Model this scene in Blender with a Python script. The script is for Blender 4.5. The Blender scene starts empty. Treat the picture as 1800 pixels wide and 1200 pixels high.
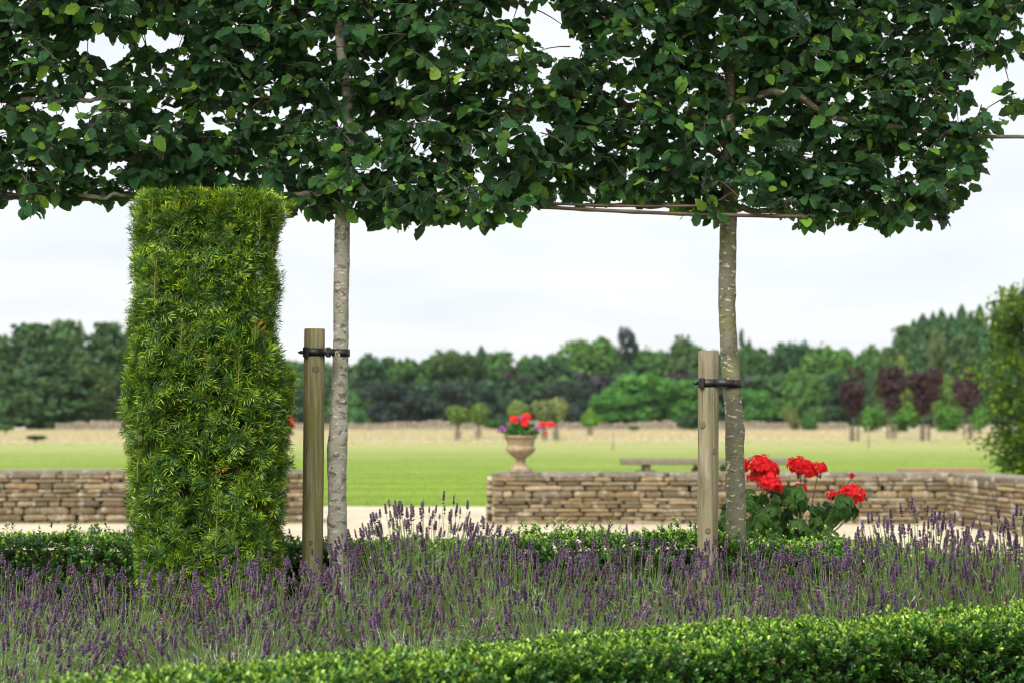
import bpy, bmesh, math, random
import numpy as np
from mathutils import Matrix, Vector

rng = np.random.default_rng(7)
random.seed(7)
S = bpy.context.scene
COL = S.collection
R = math.radians

# ------------------------------------------------------------------ camera, sky, sun, exposure
EYE = 1.25            # eye height in metres
FPX = 3400.0          # focal length in pixels of the 1800 px wide photograph
cam_d = bpy.data.cameras.new("camera")
cam_d.sensor_width = 36.0
cam_d.lens = FPX / 1800.0 * 36.0
cam_d.shift_y = 133.0 / 1800.0
cam_d.clip_start = 0.05
cam_d.clip_end = 3000.0
cam_d.dof.use_dof = True
cam_d.dof.focus_distance = 7.3
cam_d.dof.aperture_fstop = 3.7
cam_o = bpy.data.objects.new("camera", cam_d)
cam_o.location = (0, 0, EYE)
cam_o.rotation_euler = (R(90), 0, 0)
COL.objects.link(cam_o)
S.camera = cam_o

SUN_EL, SUN_AZ = 50.0, -152.0     # azimuth measured from +Y (view direction) towards +X
world = bpy.data.worlds.new("World")
S.world = world
world.use_nodes = True
wn, wl = world.node_tree.nodes, world.node_tree.links
wn.clear()
w_out = wn.new("ShaderNodeOutputWorld")
w_mix = wn.new("ShaderNodeMixShader")
w_mix.inputs[0].default_value = 0.92
bg_sky = wn.new("ShaderNodeBackground"); bg_sky.inputs[1].default_value = 0.1
bg_cloud = wn.new("ShaderNodeBackground"); bg_cloud.inputs[1].default_value = 0.60
sky = wn.new("ShaderNodeTexSky")
sky.sky_type = 'NISHITA'; sky.sun_disc = False
sky.sun_elevation = R(SUN_EL); sky.sun_rotation = R(SUN_AZ)
tc = wn.new("ShaderNodeTexCoord")
sep = wn.new("ShaderNodeSeparateXYZ")
mz = wn.new("ShaderNodeMath"); mz.operation = 'MAXIMUM'; mz.inputs[1].default_value = 0.0
ad = wn.new("ShaderNodeMath"); ad.operation = 'ADD'; ad.inputs[1].default_value = 0.12
dx = wn.new("ShaderNodeMath"); dx.operation = 'DIVIDE'
dy = wn.new("ShaderNodeMath"); dy.operation = 'DIVIDE'
cmb = wn.new("ShaderNodeCombineXYZ")
nz = wn.new("ShaderNodeTexNoise"); nz.inputs['Scale'].default_value = 1.5
nz.inputs['Detail'].default_value = 6; nz.inputs['Roughness'].default_value = 0.52
rp = wn.new("ShaderNodeValToRGB")
rp.color_ramp.elements[0].position = 0.30; rp.color_ramp.elements[0].color = (0.86, 0.90, 0.945, 1)
rp.color_ramp.elements[1].position = 0.62; rp.color_ramp.elements[1].color = (0.975, 0.985, 1.0, 1)
wl.new(tc.outputs['Generated'], sep.inputs[0])
wl.new(sep.outputs[2], mz.inputs[0]); wl.new(mz.outputs[0], ad.inputs[0])
wl.new(sep.outputs[0], dx.inputs[0]); wl.new(ad.outputs[0], dx.inputs[1])
wl.new(sep.outputs[1], dy.inputs[0]); wl.new(ad.outputs[0], dy.inputs[1])
wl.new(dx.outputs[0], cmb.inputs[0]); wl.new(dy.outputs[0], cmb.inputs[1])
wl.new(cmb.outputs[0], nz.inputs['Vector']); wl.new(nz.outputs['Fac'], rp.inputs[0])
wl.new(rp.outputs[0], bg_cloud.inputs[0]); wl.new(sky.outputs[0], bg_sky.inputs[0])
wl.new(bg_sky.outputs[0], w_mix.inputs[1]); wl.new(bg_cloud.outputs[0], w_mix.inputs[2])
wl.new(w_mix.outputs[0], w_out.inputs[0])

sun_d = bpy.data.lights.new("sun", 'SUN')
sun_d.energy = 3.3
sun_d.angle = R(38)
sun_d.color = (1.0, 0.955, 0.87)
sun_o = bpy.data.objects.new("sun", sun_d)
sa, se = R(SUN_AZ), R(SUN_EL)
sdir = Vector((math.sin(sa) * math.cos(se), math.cos(sa) * math.cos(se), math.sin(se)))
sun_o.rotation_euler = sdir.to_track_quat('Z', 'Y').to_euler()
sun_o.location = (0, 0, 40)
COL.objects.link(sun_o)

S.view_settings.view_transform = 'Standard'
S.view_settings.look = 'None'
S.view_settings.exposure = 0.8
S.view_settings.gamma = 1.0
S.view_settings.use_curve_mapping = False
S.cycles.filter_width = 1.05
S.cycles.max_bounces = 8
S.cycles.transparent_max_bounces = 8
S.cycles.volume_bounces = 0

# ------------------------------------------------------------------ helpers
def pw(px, py, d):
    """world point at depth d that the photograph shows at pixel px, py"""
    return np.array(((px - 900.0) * d / FPX, d, EYE - (py - 733.0) * d / FPX))

def interp(x, pts):
    return float(np.interp(x, [p[0] for p in pts], [p[1] for p in pts]))

def tag(o, label=None, cat=None, group=None, kind=None):
    if label: o["label"] = label
    if cat: o["category"] = cat
    if group: o["group"] = group
    if kind: o["kind"] = kind
    return o

def empty(name, loc):
    o = bpy.data.objects.new(name, None)
    o.location = loc
    o.empty_display_size = 0.1
    COL.objects.link(o)
    return o

def link(name, me, parent=None, kind=None, loc=None, mat=None):
    o = bpy.data.objects.new(name, me)
    if parent is not None: o.parent = parent
    if loc is not None: o.location = loc
    if kind: o["kind"] = kind
    COL.objects.link(o)
    return o

class Geo:
    """collects polygons (any size) with a per-vertex colour and a uv, built as one mesh"""
    def __init__(s):
        s.V, s.C, s.U, s.F, s.n = [], [], [], [], 0
    def add(s, V, F, col=None, uv=None):
        V = np.asarray(V, float).reshape(-1, 3)
        k = len(V)
        s.V.append(V)
        c = np.ones((k, 3)) if col is None else np.broadcast_to(np.asarray(col, float), (k, 3))
        s.C.append(c)
        s.U.append(np.zeros((k, 2)) if uv is None else np.broadcast_to(np.asarray(uv, float), (k, 2)))
        groups = {}
        if isinstance(F, np.ndarray):
            s.F.append(F.astype(np.int64) + s.n)
        else:
            for f in F: groups.setdefault(len(f), []).append(f)
            for g in groups.values(): s.F.append(np.array(g, np.int64) + s.n)
        s.n += k
    def scatter(s, tpl, Rm, T, Sc, col=None):
        """tpl=(V,F,C,U); Rm (m,3,3) columns are the axes; T (m,3); Sc (m,) or (m,3)"""
        V, F, C, U = tpl
        m = len(T)
        if m == 0: return
        Sc = np.asarray(Sc, float)
        if Sc.ndim == 1: Sc = np.repeat(Sc[:, None], 3, 1)
        P = np.einsum('mij,mkj->mki', Rm, V[None] * Sc[:, None, :]) + T[:, None, :]
        cc = np.broadcast_to(C[None], (m, len(V), 3))
        if col is not None: cc = cc * np.asarray(col)[:, None, :]
        s.V.append(P.reshape(-1, 3)); s.C.append(np.array(cc).reshape(-1, 3))
        s.U.append(np.tile(U, (m, 1)))
        off = (np.arange(m) * len(V))[:, None, None]
        s.F.append((F[None] + off).reshape(-1, F.shape[1]) + s.n)
        s.n += m * len(V)
    def mesh(s, name, mat, smooth=True):
        me = bpy.data.meshes.new(name)
        V = np.concatenate(s.V); C = np.concatenate(s.C); U = np.concatenate(s.U)
        me.vertices.add(len(V)); me.vertices.foreach_set('co', V.astype(np.float32).ravel())
        lv = np.concatenate([f.ravel() for f in s.F])
        cnt = np.concatenate([np.full(len(f), f.shape[1]) for f in s.F])
        st = np.concatenate(([0], np.cumsum(cnt)[:-1]))
        me.loops.add(len(lv)); me.loops.foreach_set('vertex_index', lv.astype(np.int32))
        me.polygons.add(len(cnt)); me.polygons.foreach_set('loop_start', st.astype(np.int32))
        if smooth: me.polygons.foreach_set('use_smooth', np.ones(len(cnt), bool))
        at = me.attributes.new('col', 'FLOAT_COLOR', 'POINT')
        at.data.foreach_set('color', np.hstack((C, np.ones((len(C), 1)))).astype(np.float32).ravel())
        uv = me.uv_layers.new(name='uv')
        uv.data.foreach_set('uv', U[lv].astype(np.float32).ravel())
        me.update(calc_edges=True)
        if mat is not None: me.materials.append(mat)
        return me

def norm(a):
    return a / np.maximum(np.linalg.norm(a, axis=-1, keepdims=True), 1e-9)

def frames(d, n):
    """rotation matrices with +Y along d and +Z near n"""
    y = norm(d)
    x = norm(np.cross(y, n))
    z = np.cross(x, y)
    return np.stack((x, y, z), axis=-1)

def rand_unit(m):
    return norm(rng.normal(size=(m, 3)))

def tube(path, rad, n=10, cap=True):
    """V, F of a tube along path (k,3) with radii (k,)"""
    P = np.asarray(path, float); k = len(P)
    rad = np.broadcast_to(np.asarray(rad, float), (k,))
    T = norm(np.gradient(P, axis=0))
    ref = np.array((0, 1.0, 0)) if abs(T[0][1]) < 0.9 else np.array((1.0, 0, 0))
    X = norm(np.cross(T, ref)); Y = np.cross(T, X)
    a = np.arange(n) * 2 * math.pi / n
    V = P[:, None, :] + rad[:, None, None] * (np.cos(a)[None, :, None] * X[:, None, :] + np.sin(a)[None, :, None] * Y[:, None, :])
    F = []
    for i in range(k - 1):
        for j in range(n):
            j2 = (j + 1) % n
            F.append((i * n + j, i * n + j2, (i + 1) * n + j2, (i + 1) * n + j))
    V = V.reshape(-1, 3)
    if cap:
        F.append(tuple(range(n))[::-1]); F.append(tuple(range((k - 1) * n, k * n)))
    return V, F

def lathe(prof, n=32, wob=0.0):
    """prof list of (r,z); closed both ends if r>0"""
    V, F = [], []
    for r, z in prof:
        for j in range(n):
            a = 2 * math.pi * j / n
            V.append((r * math.cos(a), r * math.sin(a), z))
    for i in range(len(prof) - 1):
        for j in range(n):
            j2 = (j + 1) % n
            F.append((i * n + j, i * n + j2, (i + 1) * n + j2, (i + 1) * n + j))
    F.append(tuple(range(n))[::-1]); F.append(tuple(range((len(prof) - 1) * n, len(prof) * n)))
    return np.array(V), F

def box(x0, x1, y0, y1, z0, z1):
    V = [(x, y, z) for z in (z0, z1) for y in (y0, y1) for x in (x0, x1)]
    F = [(0, 2, 3, 1), (4, 5, 7, 6), (0, 1, 5, 4), (2, 6, 7, 3), (0, 4, 6, 2), (1, 3, 7, 5)]
    return np.array(V, float), F

def bevel_box_mesh(name, sx, sy, sz, b, mat, jit=0.0, seed=0, seg=1):
    bm = bmesh.new()
    bmesh.ops.create_cube(bm, size=1)
    for v in bm.verts: v.co = Vector((v.co.x * sx, v.co.y * sy, v.co.z * sz))
    rr = random.Random(seed)
    for v in bm.verts: v.co += Vector((rr.uniform(-jit, jit), rr.uniform(-jit, jit), rr.uniform(-jit, jit)))
    bmesh.ops.bevel(bm, geom=list(bm.edges), offset=b, segments=seg, affect='EDGES', profile=0.6)
    me = bpy.data.meshes.new(name); bm.to_mesh(me); bm.free()
    me.materials.append(mat)
    return me

# ------------------------------------------------------------------ materials
class NT:
    def __init__(s, name):
        s.m = bpy.data.materials.new(name); s.m.use_nodes = True
        s.t = s.m.node_tree; s.N, s.L = s.t.nodes, s.t.links
        s.N.clear()
        s.out = s.N.new("ShaderNodeOutputMaterial")
    def node(s, typ, **kw):
        n = s.N.new(typ)
        for k, v in kw.items():
            if k in n.inputs.keys() if hasattr(n.inputs, 'keys') else False: pass
            setattr(n, k, v)
        return n
    def val(s, sock, v):
        if hasattr(v, 'is_output'): s.L.new(v, sock)
        elif isinstance(v, tuple) and len(v) == 3 and len(getattr(sock, 'default_value', [0])) == 4: sock.default_value = (*v, 1)
        else: sock.default_value = v
    def coord(s, which='Object', scale=(1, 1, 1)):
        tc = s.N.new("ShaderNodeTexCoord"); mp = s.N.new("ShaderNodeMapping")
        mp.inputs['Scale'].default_value = scale
        s.L.new(tc.outputs[which], mp.inputs[0])
        return mp.outputs[0]
    def noise(s, vec, scale=5, detail=4, rough=0.55, dist=0.0):
        n = s.N.new("ShaderNodeTexNoise")
        n.inputs['Scale'].default_value = scale; n.inputs['Detail'].default_value = detail
        n.inputs['Roughness'].default_value = rough; n.inputs['Distortion'].default_value = dist
        if vec is not None: s.L.new(vec, n.inputs['Vector'])
        return n.outputs['Fac']
    def ramp(s, fac, stops, interp='LINEAR'):
        r = s.N.new("ShaderNodeValToRGB"); cr = r.color_ramp; cr.interpolation = interp
        while len(cr.elements) < len(stops): cr.elements.new(0.5)
        for e, (p, c) in zip(cr.elements, stops):
            e.position = p
            e.color = (*c, 1) if isinstance(c, tuple) else (c, c, c, 1)
        s.L.new(fac, r.inputs[0])
        return r.outputs[0]
    def mix(s, fac, a, b, mode='MIX'):
        n = s.N.new("ShaderNodeMix"); n.data_type = 'RGBA'; n.blend_type = mode
        s.val(n.inputs[0], fac); s.val(n.inputs[6], a); s.val(n.inputs[7], b)
        return n.outputs[2]
    def math(s, op, a, b=0.0):
        n = s.N.new("ShaderNodeMath"); n.operation = op
        s.val(n.inputs[0], a); s.val(n.inputs[1], b)
        return n.outputs[0]
    def attr(s, name='col'):
        n = s.N.new("ShaderNodeAttribute"); n.attribute_name = name
        return n.outputs['Color']
    def objcol(s):
        n = s.N.new("ShaderNodeObjectInfo"); return n
    def bump(s, h, strength=0.4, dist=0.01):
        n = s.N.new("ShaderNodeBump"); n.inputs['Strength'].default_value = strength; n.inputs['Distance'].default_value = dist
        s.L.new(h, n.inputs['Height']); return n.outputs[0]
    def bsdf(s, color, rough=0.6, spec=0.5, normal=None, transl=None, transl_fac=0.25, metallic=0.0):
        b = s.N.new("ShaderNodeBsdfPrincipled")
        s.val(b.inputs['Base Color'], color); s.val(b.inputs['Roughness'], rough)
        b.inputs['Specular IOR Level'].default_value = spec
        b.inputs['Metallic'].default_value = metallic
        if normal is not None: s.L.new(normal, b.inputs['Normal'])
        sh = b.outputs[0]
        if transl is not None:
            t = s.N.new("ShaderNodeBsdfTranslucent"); s.val(t.inputs[0], transl)
            mx = s.N.new("ShaderNodeMixShader"); mx.inputs[0].default_value = transl_fac
            s.L.new(sh, mx.inputs[1]); s.L.new(t.outputs[0], mx.inputs[2]); sh = mx.outputs[0]
        s.L.new(sh, s.out.inputs[0])
        return s.m

def mat_leaf(name, rough=0.45, spec=0.5, transl=0.25, veins=0.0, mottled=0.0, trans_tint=(1.6, 1.7, 0.7)):
    t = NT(name)
    c = t.mix(1.0, t.attr(), t.objcol().outputs['Color'], 'MULTIPLY')
    nrm = None
    if veins:
        tcn = t.N.new("ShaderNodeTexCoord"); sp = t.N.new("ShaderNodeSeparateXYZ")
        t.L.new(tcn.outputs['UV'], sp.inputs[0])
        ab = t.math('ABSOLUTE', sp.outputs[0])
        ph = t.math('SUBTRACT', sp.outputs[1], t.math('MULTIPLY', ab, 0.45))
        sn = t.math('SINE', t.math('MULTIPLY', ph, 58.0))
        mid = t.math('LESS_THAN', ab, 0.035)
        line = t.math('MAXIMUM', t.math('GREATER_THAN', sn, 0.93), mid)
        c = t.mix(t.math('MULTIPLY', line, veins), c, t.mix(1.0, c, (2.2, 2.0, 1.6), 'MULTIPLY'))
        nrm = t.bump(t.math('SUBTRACT', sn, t.math('MULTIPLY', mid, 2.0)), 0.9, 0.004)
    if mottled:
        n = t.noise(t.coord('Object'), 9.0, 3)
        c = t.mix(1.0, c, t.ramp(n, [(0.3, 1.0 - mottled), (0.7, 1.0 + mottled)]), 'MULTIPLY')
    tr = t.mix(1.0, c, trans_tint, 'MULTIPLY')
    return t.bsdf(c, rough, spec, nrm, tr if transl else None, transl)

M = {}
M['beech'] = mat_leaf('beech_leaf', 0.30, 0.6, 0.25, veins=0.28)
M['box'] = mat_leaf('box_leaf', 0.36, 0.5, 0.16)
M['yew'] = mat_leaf('yew_needle', 0.45, 0.4, 0.12)
M['lavleaf'] = mat_leaf('lavender_leaf', 0.7, 0.2, 0.2)
M['lavflower'] = mat_leaf('lavender_flower', 0.75, 0.2, 0.08, trans_tint=(1.3, 1.0, 1.5))
M['geraleaf'] = mat_leaf('geranium_leaf', 0.62, 0.22, 0.22)
M['petal'] = mat_leaf('red_petal', 0.65, 0.15, 0.3, trans_tint=(1.3, 1.0, 1.0))
M['far'] = mat_leaf('far_foliage', 0.65, 0.25, 0.25)
M['grass'] = mat_leaf('grass_blade', 0.6, 0.25, 0.3)

def m_simple(name, col, rough=0.6, spec=0.4, ns=20, var=0.25, bump=0.3, scale=(1, 1, 1), bd=0.004):
    t = NT(name)
    n = t.noise(t.coord('Object', scale), ns, 5, 0.6)
    c = t.mix(1.0, col, t.ramp(n, [(0.25, 1 - var), (0.75, 1 + var)]), 'MULTIPLY')
    c = t.mix(1.0, c, t.attr() if False else (1.0, 1.0, 1.0), 'MULTIPLY')
    return t.bsdf(c, rough, spec, t.bump(n, bump, bd))

M['twig'] = m_simple('twig_bark', (0.075, 0.055, 0.042), 0.8, 0.3, 60)
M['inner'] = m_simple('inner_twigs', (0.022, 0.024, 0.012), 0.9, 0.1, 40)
M['bark_far'] = m_simple('far_bark', (0.10, 0.09, 0.075), 0.85, 0.2, 8)
M['soil'] = m_simple('bed_soil', (0.06, 0.045, 0.032), 0.95, 0.1, 25, 0.5, 0.8, bd=0.02)
M['rubber'] = m_simple('black_rubber', (0.012, 0.012, 0.013), 0.5, 0.5, 120, 0.3, 0.25, bd=0.001)
M['cane'] = m_simple('bamboo_cane', (0.115, 0.08, 0.05), 0.55, 0.4, 40, 0.4, 0.3, (0.15, 1, 1))

def m_bark(name, base, dark, pale, green, pale_lo, dark_lo):
    t = NT(name)
    co = t.coord('Object', (1, 1, 2.6))
    big = t.noise(t.coord('Object', (1, 1, 1.2)), 9, 4, 0.6)
    fine = t.noise(co, 75, 5, 0.65)
    sp = t.noise(t.coord('Object', (1, 1, 2.3)), 30, 3, 0.5, 0.3)
    dk = t.noise(t.coord('Object', (1, 1, 1.9)), 21, 6, 0.68, 0.5)
    c = t.mix(t.ramp(fine, [(0.3, 0.0), (0.72, 1.0)]), base, tuple(b * 0.72 for b in base))
    c = t.mix(t.ramp(big, [(0.48, 0.0), (0.66, 0.75)]), c, green)
    c = t.mix(t.ramp(dk, [(dark_lo, 0.0), (dark_lo + 0.06, 0.85)]), c, dark)
    c = t.mix(t.ramp(sp, [(pale_lo, 0.0), (pale_lo + 0.05, 0.9)]), c, pale)
    rings = t.noise(t.coord('Object', (0.15, 0.15, 1)), 34, 2, 0.5)
    c = t.mix(t.ramp(rings, [(0.66, 0.0), (0.72, 0.45)]), c, dark)
    h = t.math('ADD', t.math('MULTIPLY', fine, 0.6), t.math('ADD', sp, t.math('MULTIPLY', dk, -0.8)))
    return t.bsdf(c, 0.8, 0.25, t.bump(h, 0.6, 0.004))
M['bark_pale'] = m_bark('pale_grey_bark', (0.40, 0.38, 0.31), (0.10, 0.085, 0.06), (0.58, 0.57, 0.51), (0.29, 0.28, 0.17), 0.60, 0.535)
M['bark_olive'] = m_bark('olive_grey_bark', (0.165, 0.158, 0.105), (0.08, 0.07, 0.042), (0.47, 0.44, 0.37), (0.15, 0.165, 0.055), 0.60, 0.57)

def m_wood(name, base, dark, green):
    t = NT(name)
    g1 = t.noise(t.coord('Object', (1, 1, 0.035)), 95, 5, 0.65, 0.35)
    g2 = t.noise(t.coord('Object', (1, 1, 0.06)), 28, 4, 0.6, 0.6)
    bl = t.noise(t.coord('Object', (1, 1, 0.35)), 8, 4, 0.6)
    c = t.mix(t.ramp(g1, [(0.40, 0.0), (0.62, 1.0)]), base, dark)
    c = t.mix(t.ramp(g2, [(0.56, 0.0), (0.66, 0.7)]), c, tuple(x * 1.45 for x in base))
    c = t.mix(t.ramp(bl, [(0.42, 0.0), (0.68, 0.8)]), c, green)
    g3 = t.noise(t.coord('Object', (1, 1, 0.022)), 130, 3, 0.55, 0.25)
    crack = t.ramp(g3, [(0.655, 0.0), (0.69, 1.0)])
    c = t.mix(t.math('MULTIPLY', crack, 0.8), c, tuple(x * 0.4 for x in dark))
    return t.bsdf(c, 0.85, 0.2, t.bump(t.math('SUBTRACT', g1, crack), 0.6, 0.003))
M['stake_green'] = m_wood('green_weathered_wood', (0.27, 0.245, 0.135), (0.125, 0.112, 0.065), (0.19, 0.18, 0.04))
M['stake_grey'] = m_wood('grey_weathered_wood', (0.265, 0.232, 0.16), (0.115, 0.097, 0.063), (0.195, 0.185, 0.09))
M['plank'] = m_wood('silvered_plank', (0.22, 0.195, 0.145), (0.12, 0.105, 0.075), (0.18, 0.165, 0.105))
M['slab_brown'] = m_wood('brown_slab', (0.30, 0.19, 0.11), (0.20, 0.13, 0.08), (0.27, 0.2, 0.12))

def m_stone(name, cols, lichen=(0.50, 0.47, 0.40), use_obj=True):
    t = NT(name)
    oi = t.objcol()
    c = oi.outputs['Color'] if use_obj else t.ramp(t.noise(t.coord('Object'), 3), [(0.3, cols[0]), (0.7, cols[1])])
    tcn = t.N.new("ShaderNodeTexCoord"); va = t.N.new("ShaderNodeVectorMath"); va.operation = 'ADD'
    geo = t.N.new("ShaderNodeNewGeometry")
    va2 = geo.outputs['Position']
    n = t.noise(va2, 22, 6, 0.65); f = t.noise(va2, 90, 4, 0.6); p = t.noise(va2, 9, 4, 0.6)
    c = t.mix(1.0, c, t.ramp(n, [(0.25, 0.62), (0.75, 1.3)]), 'MULTIPLY')
    c = t.mix(t.ramp(p, [(0.56, 0.0), (0.68, 0.55)]), c, lichen)
    return t.bsdf(c, 0.9, 0.15, t.bump(t.math('ADD', n, t.math('MULTIPLY', f, 0.4)), 0.7, 0.012))
M['stone'] = m_stone('cotswold_stone', None)
M['rubble'] = m_simple('rubble_core', (0.14, 0.115, 0.082), 0.95, 0.1, 14, 0.4, 0.8, bd=0.02)
M['urnstone'] = m_stone('urn_stone', ((0.27, 0.205, 0.12), (0.36, 0.29, 0.19)), (0.40, 0.36, 0.28), False)
M['potstone'] = m_stone('pot_stone', ((0.22, 0.18, 0.13), (0.32, 0.28, 0.21)), (0.40, 0.38, 0.32), False)
M['fieldstone'] = m_stone('field_wall_stone', ((0.24, 0.20, 0.15), (0.36, 0.31, 0.24)), (0.45, 0.42, 0.36), False)

def m_gravel():
    t = NT('pale_gravel')
    co = t.coord('Object')
    v = t.N.new("ShaderNodeTexVoronoi"); v.inputs['Scale'].default_value = 55
    t.L.new(co, v.inputs['Vector'])
    c = t.mix(0.45, t.ramp(t.noise(co, 0.8, 4), [(0.3, (0.485, 0.415, 0.305)), (0.7, (0.61, 0.54, 0.415))]), v.outputs['Color'], 'SOFT_LIGHT')
    return t.bsdf(c, 0.9, 0.15, t.bump(v.outputs['Distance'], 0.8, 0.02))
M['gravel'] = m_gravel()

def m_lawn():
    t = NT('mown_lawn')
    co = t.coord('Object')
    sp = t.N.new("ShaderNodeSeparateXYZ"); t.L.new(co, sp.inputs[0])
    stripes = t.math('SINE', t.math('ADD', t.math('MULTIPLY', sp.outputs[1], 2.1), t.math('MULTIPLY', t.noise(t.coord('Object', (0.02, 1, 1)), 0.5, 2), 7.0)))
    fine = t.noise(co, 18, 5, 0.7); big = t.noise(t.coord('Object', (0.25, 1, 1)), 0.35, 4, 0.6)
    c = t.ramp(fine, [(0.25, (0.105, 0.190, 0.015)), (0.75, (0.170, 0.262, 0.028))])
    c = t.mix(t.math('MULTIPLY', t.math('ADD', stripes, 1.0), 0.20), c, (0.25, 0.33, 0.06))
    patch = t.noise(t.coord('Object', (0.35, 1, 1)), 0.9, 5, 0.65)
    c = t.mix(1.0, c, t.ramp(patch, [(0.3, 0.80), (0.7, 1.18)]), 'MULTIPLY')
    # the far part of the lawn is thinner and drier: straw shows between the blades
    far = t.math('MULTIPLY', t.math('SUBTRACT', sp.outputs[1], 26.0), 1.0 / 74.0)
    dry = t.math('ADD', far, t.math('MULTIPLY', t.math('SUBTRACT', big, 0.5), 0.9))
    c = t.mix(t.ramp(dry, [(0.22, 0.0), (1.05, 0.85)]), c, t.ramp(fine, [(0.25, (0.33, 0.315, 0.15)), (0.75, (0.42, 0.39, 0.21))]))
    return t.bsdf(c, 0.85, 0.1, t.bump(fine, 0.6, 0.03))
M['lawn'] = m_lawn()

def m_meadow():
    t = NT('dry_meadow')
    co = t.coord('Object', (0.35, 1, 1))
    n = t.noise(co, 0.3, 5, 0.65); f = t.noise(co, 3, 5, 0.7)
    c = t.ramp(n, [(0.3, (0.45, 0.385, 0.29)), (0.7, (0.51, 0.445, 0.345))])
    c = t.mix(1.0, c, t.ramp(f, [(0.25, 0.8), (0.75, 1.15)]), 'MULTIPLY')
    return t.bsdf(c, 0.95, 0.05)
M['meadow'] = m_meadow()

# ------------------------------------------------------------------ ground
def sheet(name, pts, z, mat):
    g = Geo(); g.add([(x, y, z) for x, y in pts], [tuple(range(len(pts)))])
    o = link(name, g.mesh(name, mat, False)); o["kind"] = "structure"
    return o
sheet('field_ground', [(-380, -25), (380, -25), (380, 560), (-380, 560)], 0.0, M['meadow'])
lawn_edge = [(60, 112), (40, 110), (25, 108), (12, 104), (4, 101), (-5, 99), (-14, 96), (-24, 97), (-40, 98), (-60, 98)]
sheet('lawn', [(-60, 20), (60, 20)] + lawn_edge, 0.004, M['lawn'])
sheet('gravel_path', [(-14, 8.9), (14, 8.9), (14, 26.9), (5, 27.05), (0, 27.0), (-6, 27.1), (-14, 27.0)], 0.008, M['gravel'])
sheet('bed_soil', [(-6, 2.0), (6, 2.0), (6, 8.9), (-6, 8.9)], 0.012, M['soil'])
sheet('front_path', [(-6, -4.0), (6, -4.0), (6, 2.0), (-6, 2.0)], 0.012, M['gravel'])

# ------------------------------------------------------------------ dry-stone garden walls
def unit_stone(seed):
    """rough squared stone: x,z in -.5..+.5, face towards -Y; 40 triangles or so"""
    r = np.random.default_rng(seed)
    base = np.array([(-.5, -.32), (-.36, -.5), (.36, -.5), (.5, -.32), (.5, .32), (.36, .5), (-.36, .5), (-.5, .32)])
    base = base + r.uniform(-.07, .07, base.shape)
    base = np.clip(base, -.5, .5)
    V = []
    for sc, y in ((1.0, 0.0), (1.0, -0.82), (0.955, -0.96)):
        for (x, z) in base:
            V.append((x * sc + (r.uniform(-.02, .02) if sc < 1 else 0), y + r.uniform(-.06, .06) * (y < 0), z * sc))
    V.append((r.uniform(-.1, .1), -1.0 + r.uniform(-.10, .06), r.uniform(-.1, .1)))
    F = []
    for k in range(2):
        for j in range(8):
            j2 = (j + 1) % 8
            F.append((k * 8 + j, k * 8 + j2, (k + 1) * 8 + j2, (k + 1) * 8 + j))
    for j in range(8): F.append((16 + j, 16 + (j + 1) % 8, 24))
    g = Geo(); g.add(V, F)
    return g.mesh('stone', M['stone'], False)
STONES = [unit_stone(100 + i) for i in range(14)]
COPES = [bevel_box_mesh('coping_stone', 1, 1, 1, 0.06, M['stone'], 0.03, 40 + i) for i in range(5)]
for me in COPES: pass
STONE_COLS = [tuple((q * .78 + .17 * (.3 * c_[0] + .6 * c_[1] + .1 * c_[2])) * m_ for q, m_ in zip(c_, (.66, .645, .55))) for c_ in [(0.36, 0.26, 0.155), (0.30, 0.215, 0.13), (0.42, 0.325, 0.205), (0.25, 0.18, 0.115), (0.40, 0.30, 0.175), (0.33, 0.27, 0.19), (0.46, 0.37, 0.25), (0.38, 0.25, 0.135), (0.22, 0.175, 0.125)]]

def wall_face(parent, p0, p1, h, warm=1.0, hmin=0.03, hmax=0.088):
    """lays stones one by one on the face from p0 to p1 (world xy; face to the right of p0->p1)"""
    p0 = Vector((*p0, 0)); p1 = Vector((*p1, 0)); base = parent.location
    d = (p1 - p0); L = d.length; d.normalize()
    yaw = math.atan2(d.y, d.x)
    z = 0.0
    while z < h - 0.02:
        ch = random.uniform(hmin, hmax)
        if h - z - ch < hmin: ch = h - z
        x = -random.uniform(0, .1)
        while x < L:
            sl = random.choice((random.uniform(.10, .2), random.uniform(.18, .38), random.uniform(.24, .52)))
            if x + sl > L: sl = L - x
            x0 = max(x, 0)
            if x + sl - x0 > 0.05:
                splits = 2 if ch > 0.088 and random.random() < .3 else 1
                for k in range(splits):
                    hh = ch / splits
                    o = bpy.data.objects.new('stone', random.choice(STONES))
                    o.parent = parent
                    pos = p0 + d * ((x0 + x + sl) / 2) + Vector((0, 0, z + hh * (k + .5)))
                    o.location = pos - base
                    o.rotation_euler = (random.uniform(-.02, .02), random.choice((0, math.pi)) * 0 + random.uniform(-.02, .02), yaw + random.uniform(-.025, .025))
                    o.scale = (x + sl - x0 - random.uniform(.001, .006), random.uniform(.055, .078), hh - random.uniform(.0, .005))
                    c = random.choice(STONE_COLS); f = random.uniform(.82, 1.2) * warm
                    if random.random() < .02: c = (0.42, 0.38, 0.31)
                    o.color = (c[0] * f, c[1] * f, c[2] * f, 1)
                    COL.objects.link(o)
            x += sl
        z += ch

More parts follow.
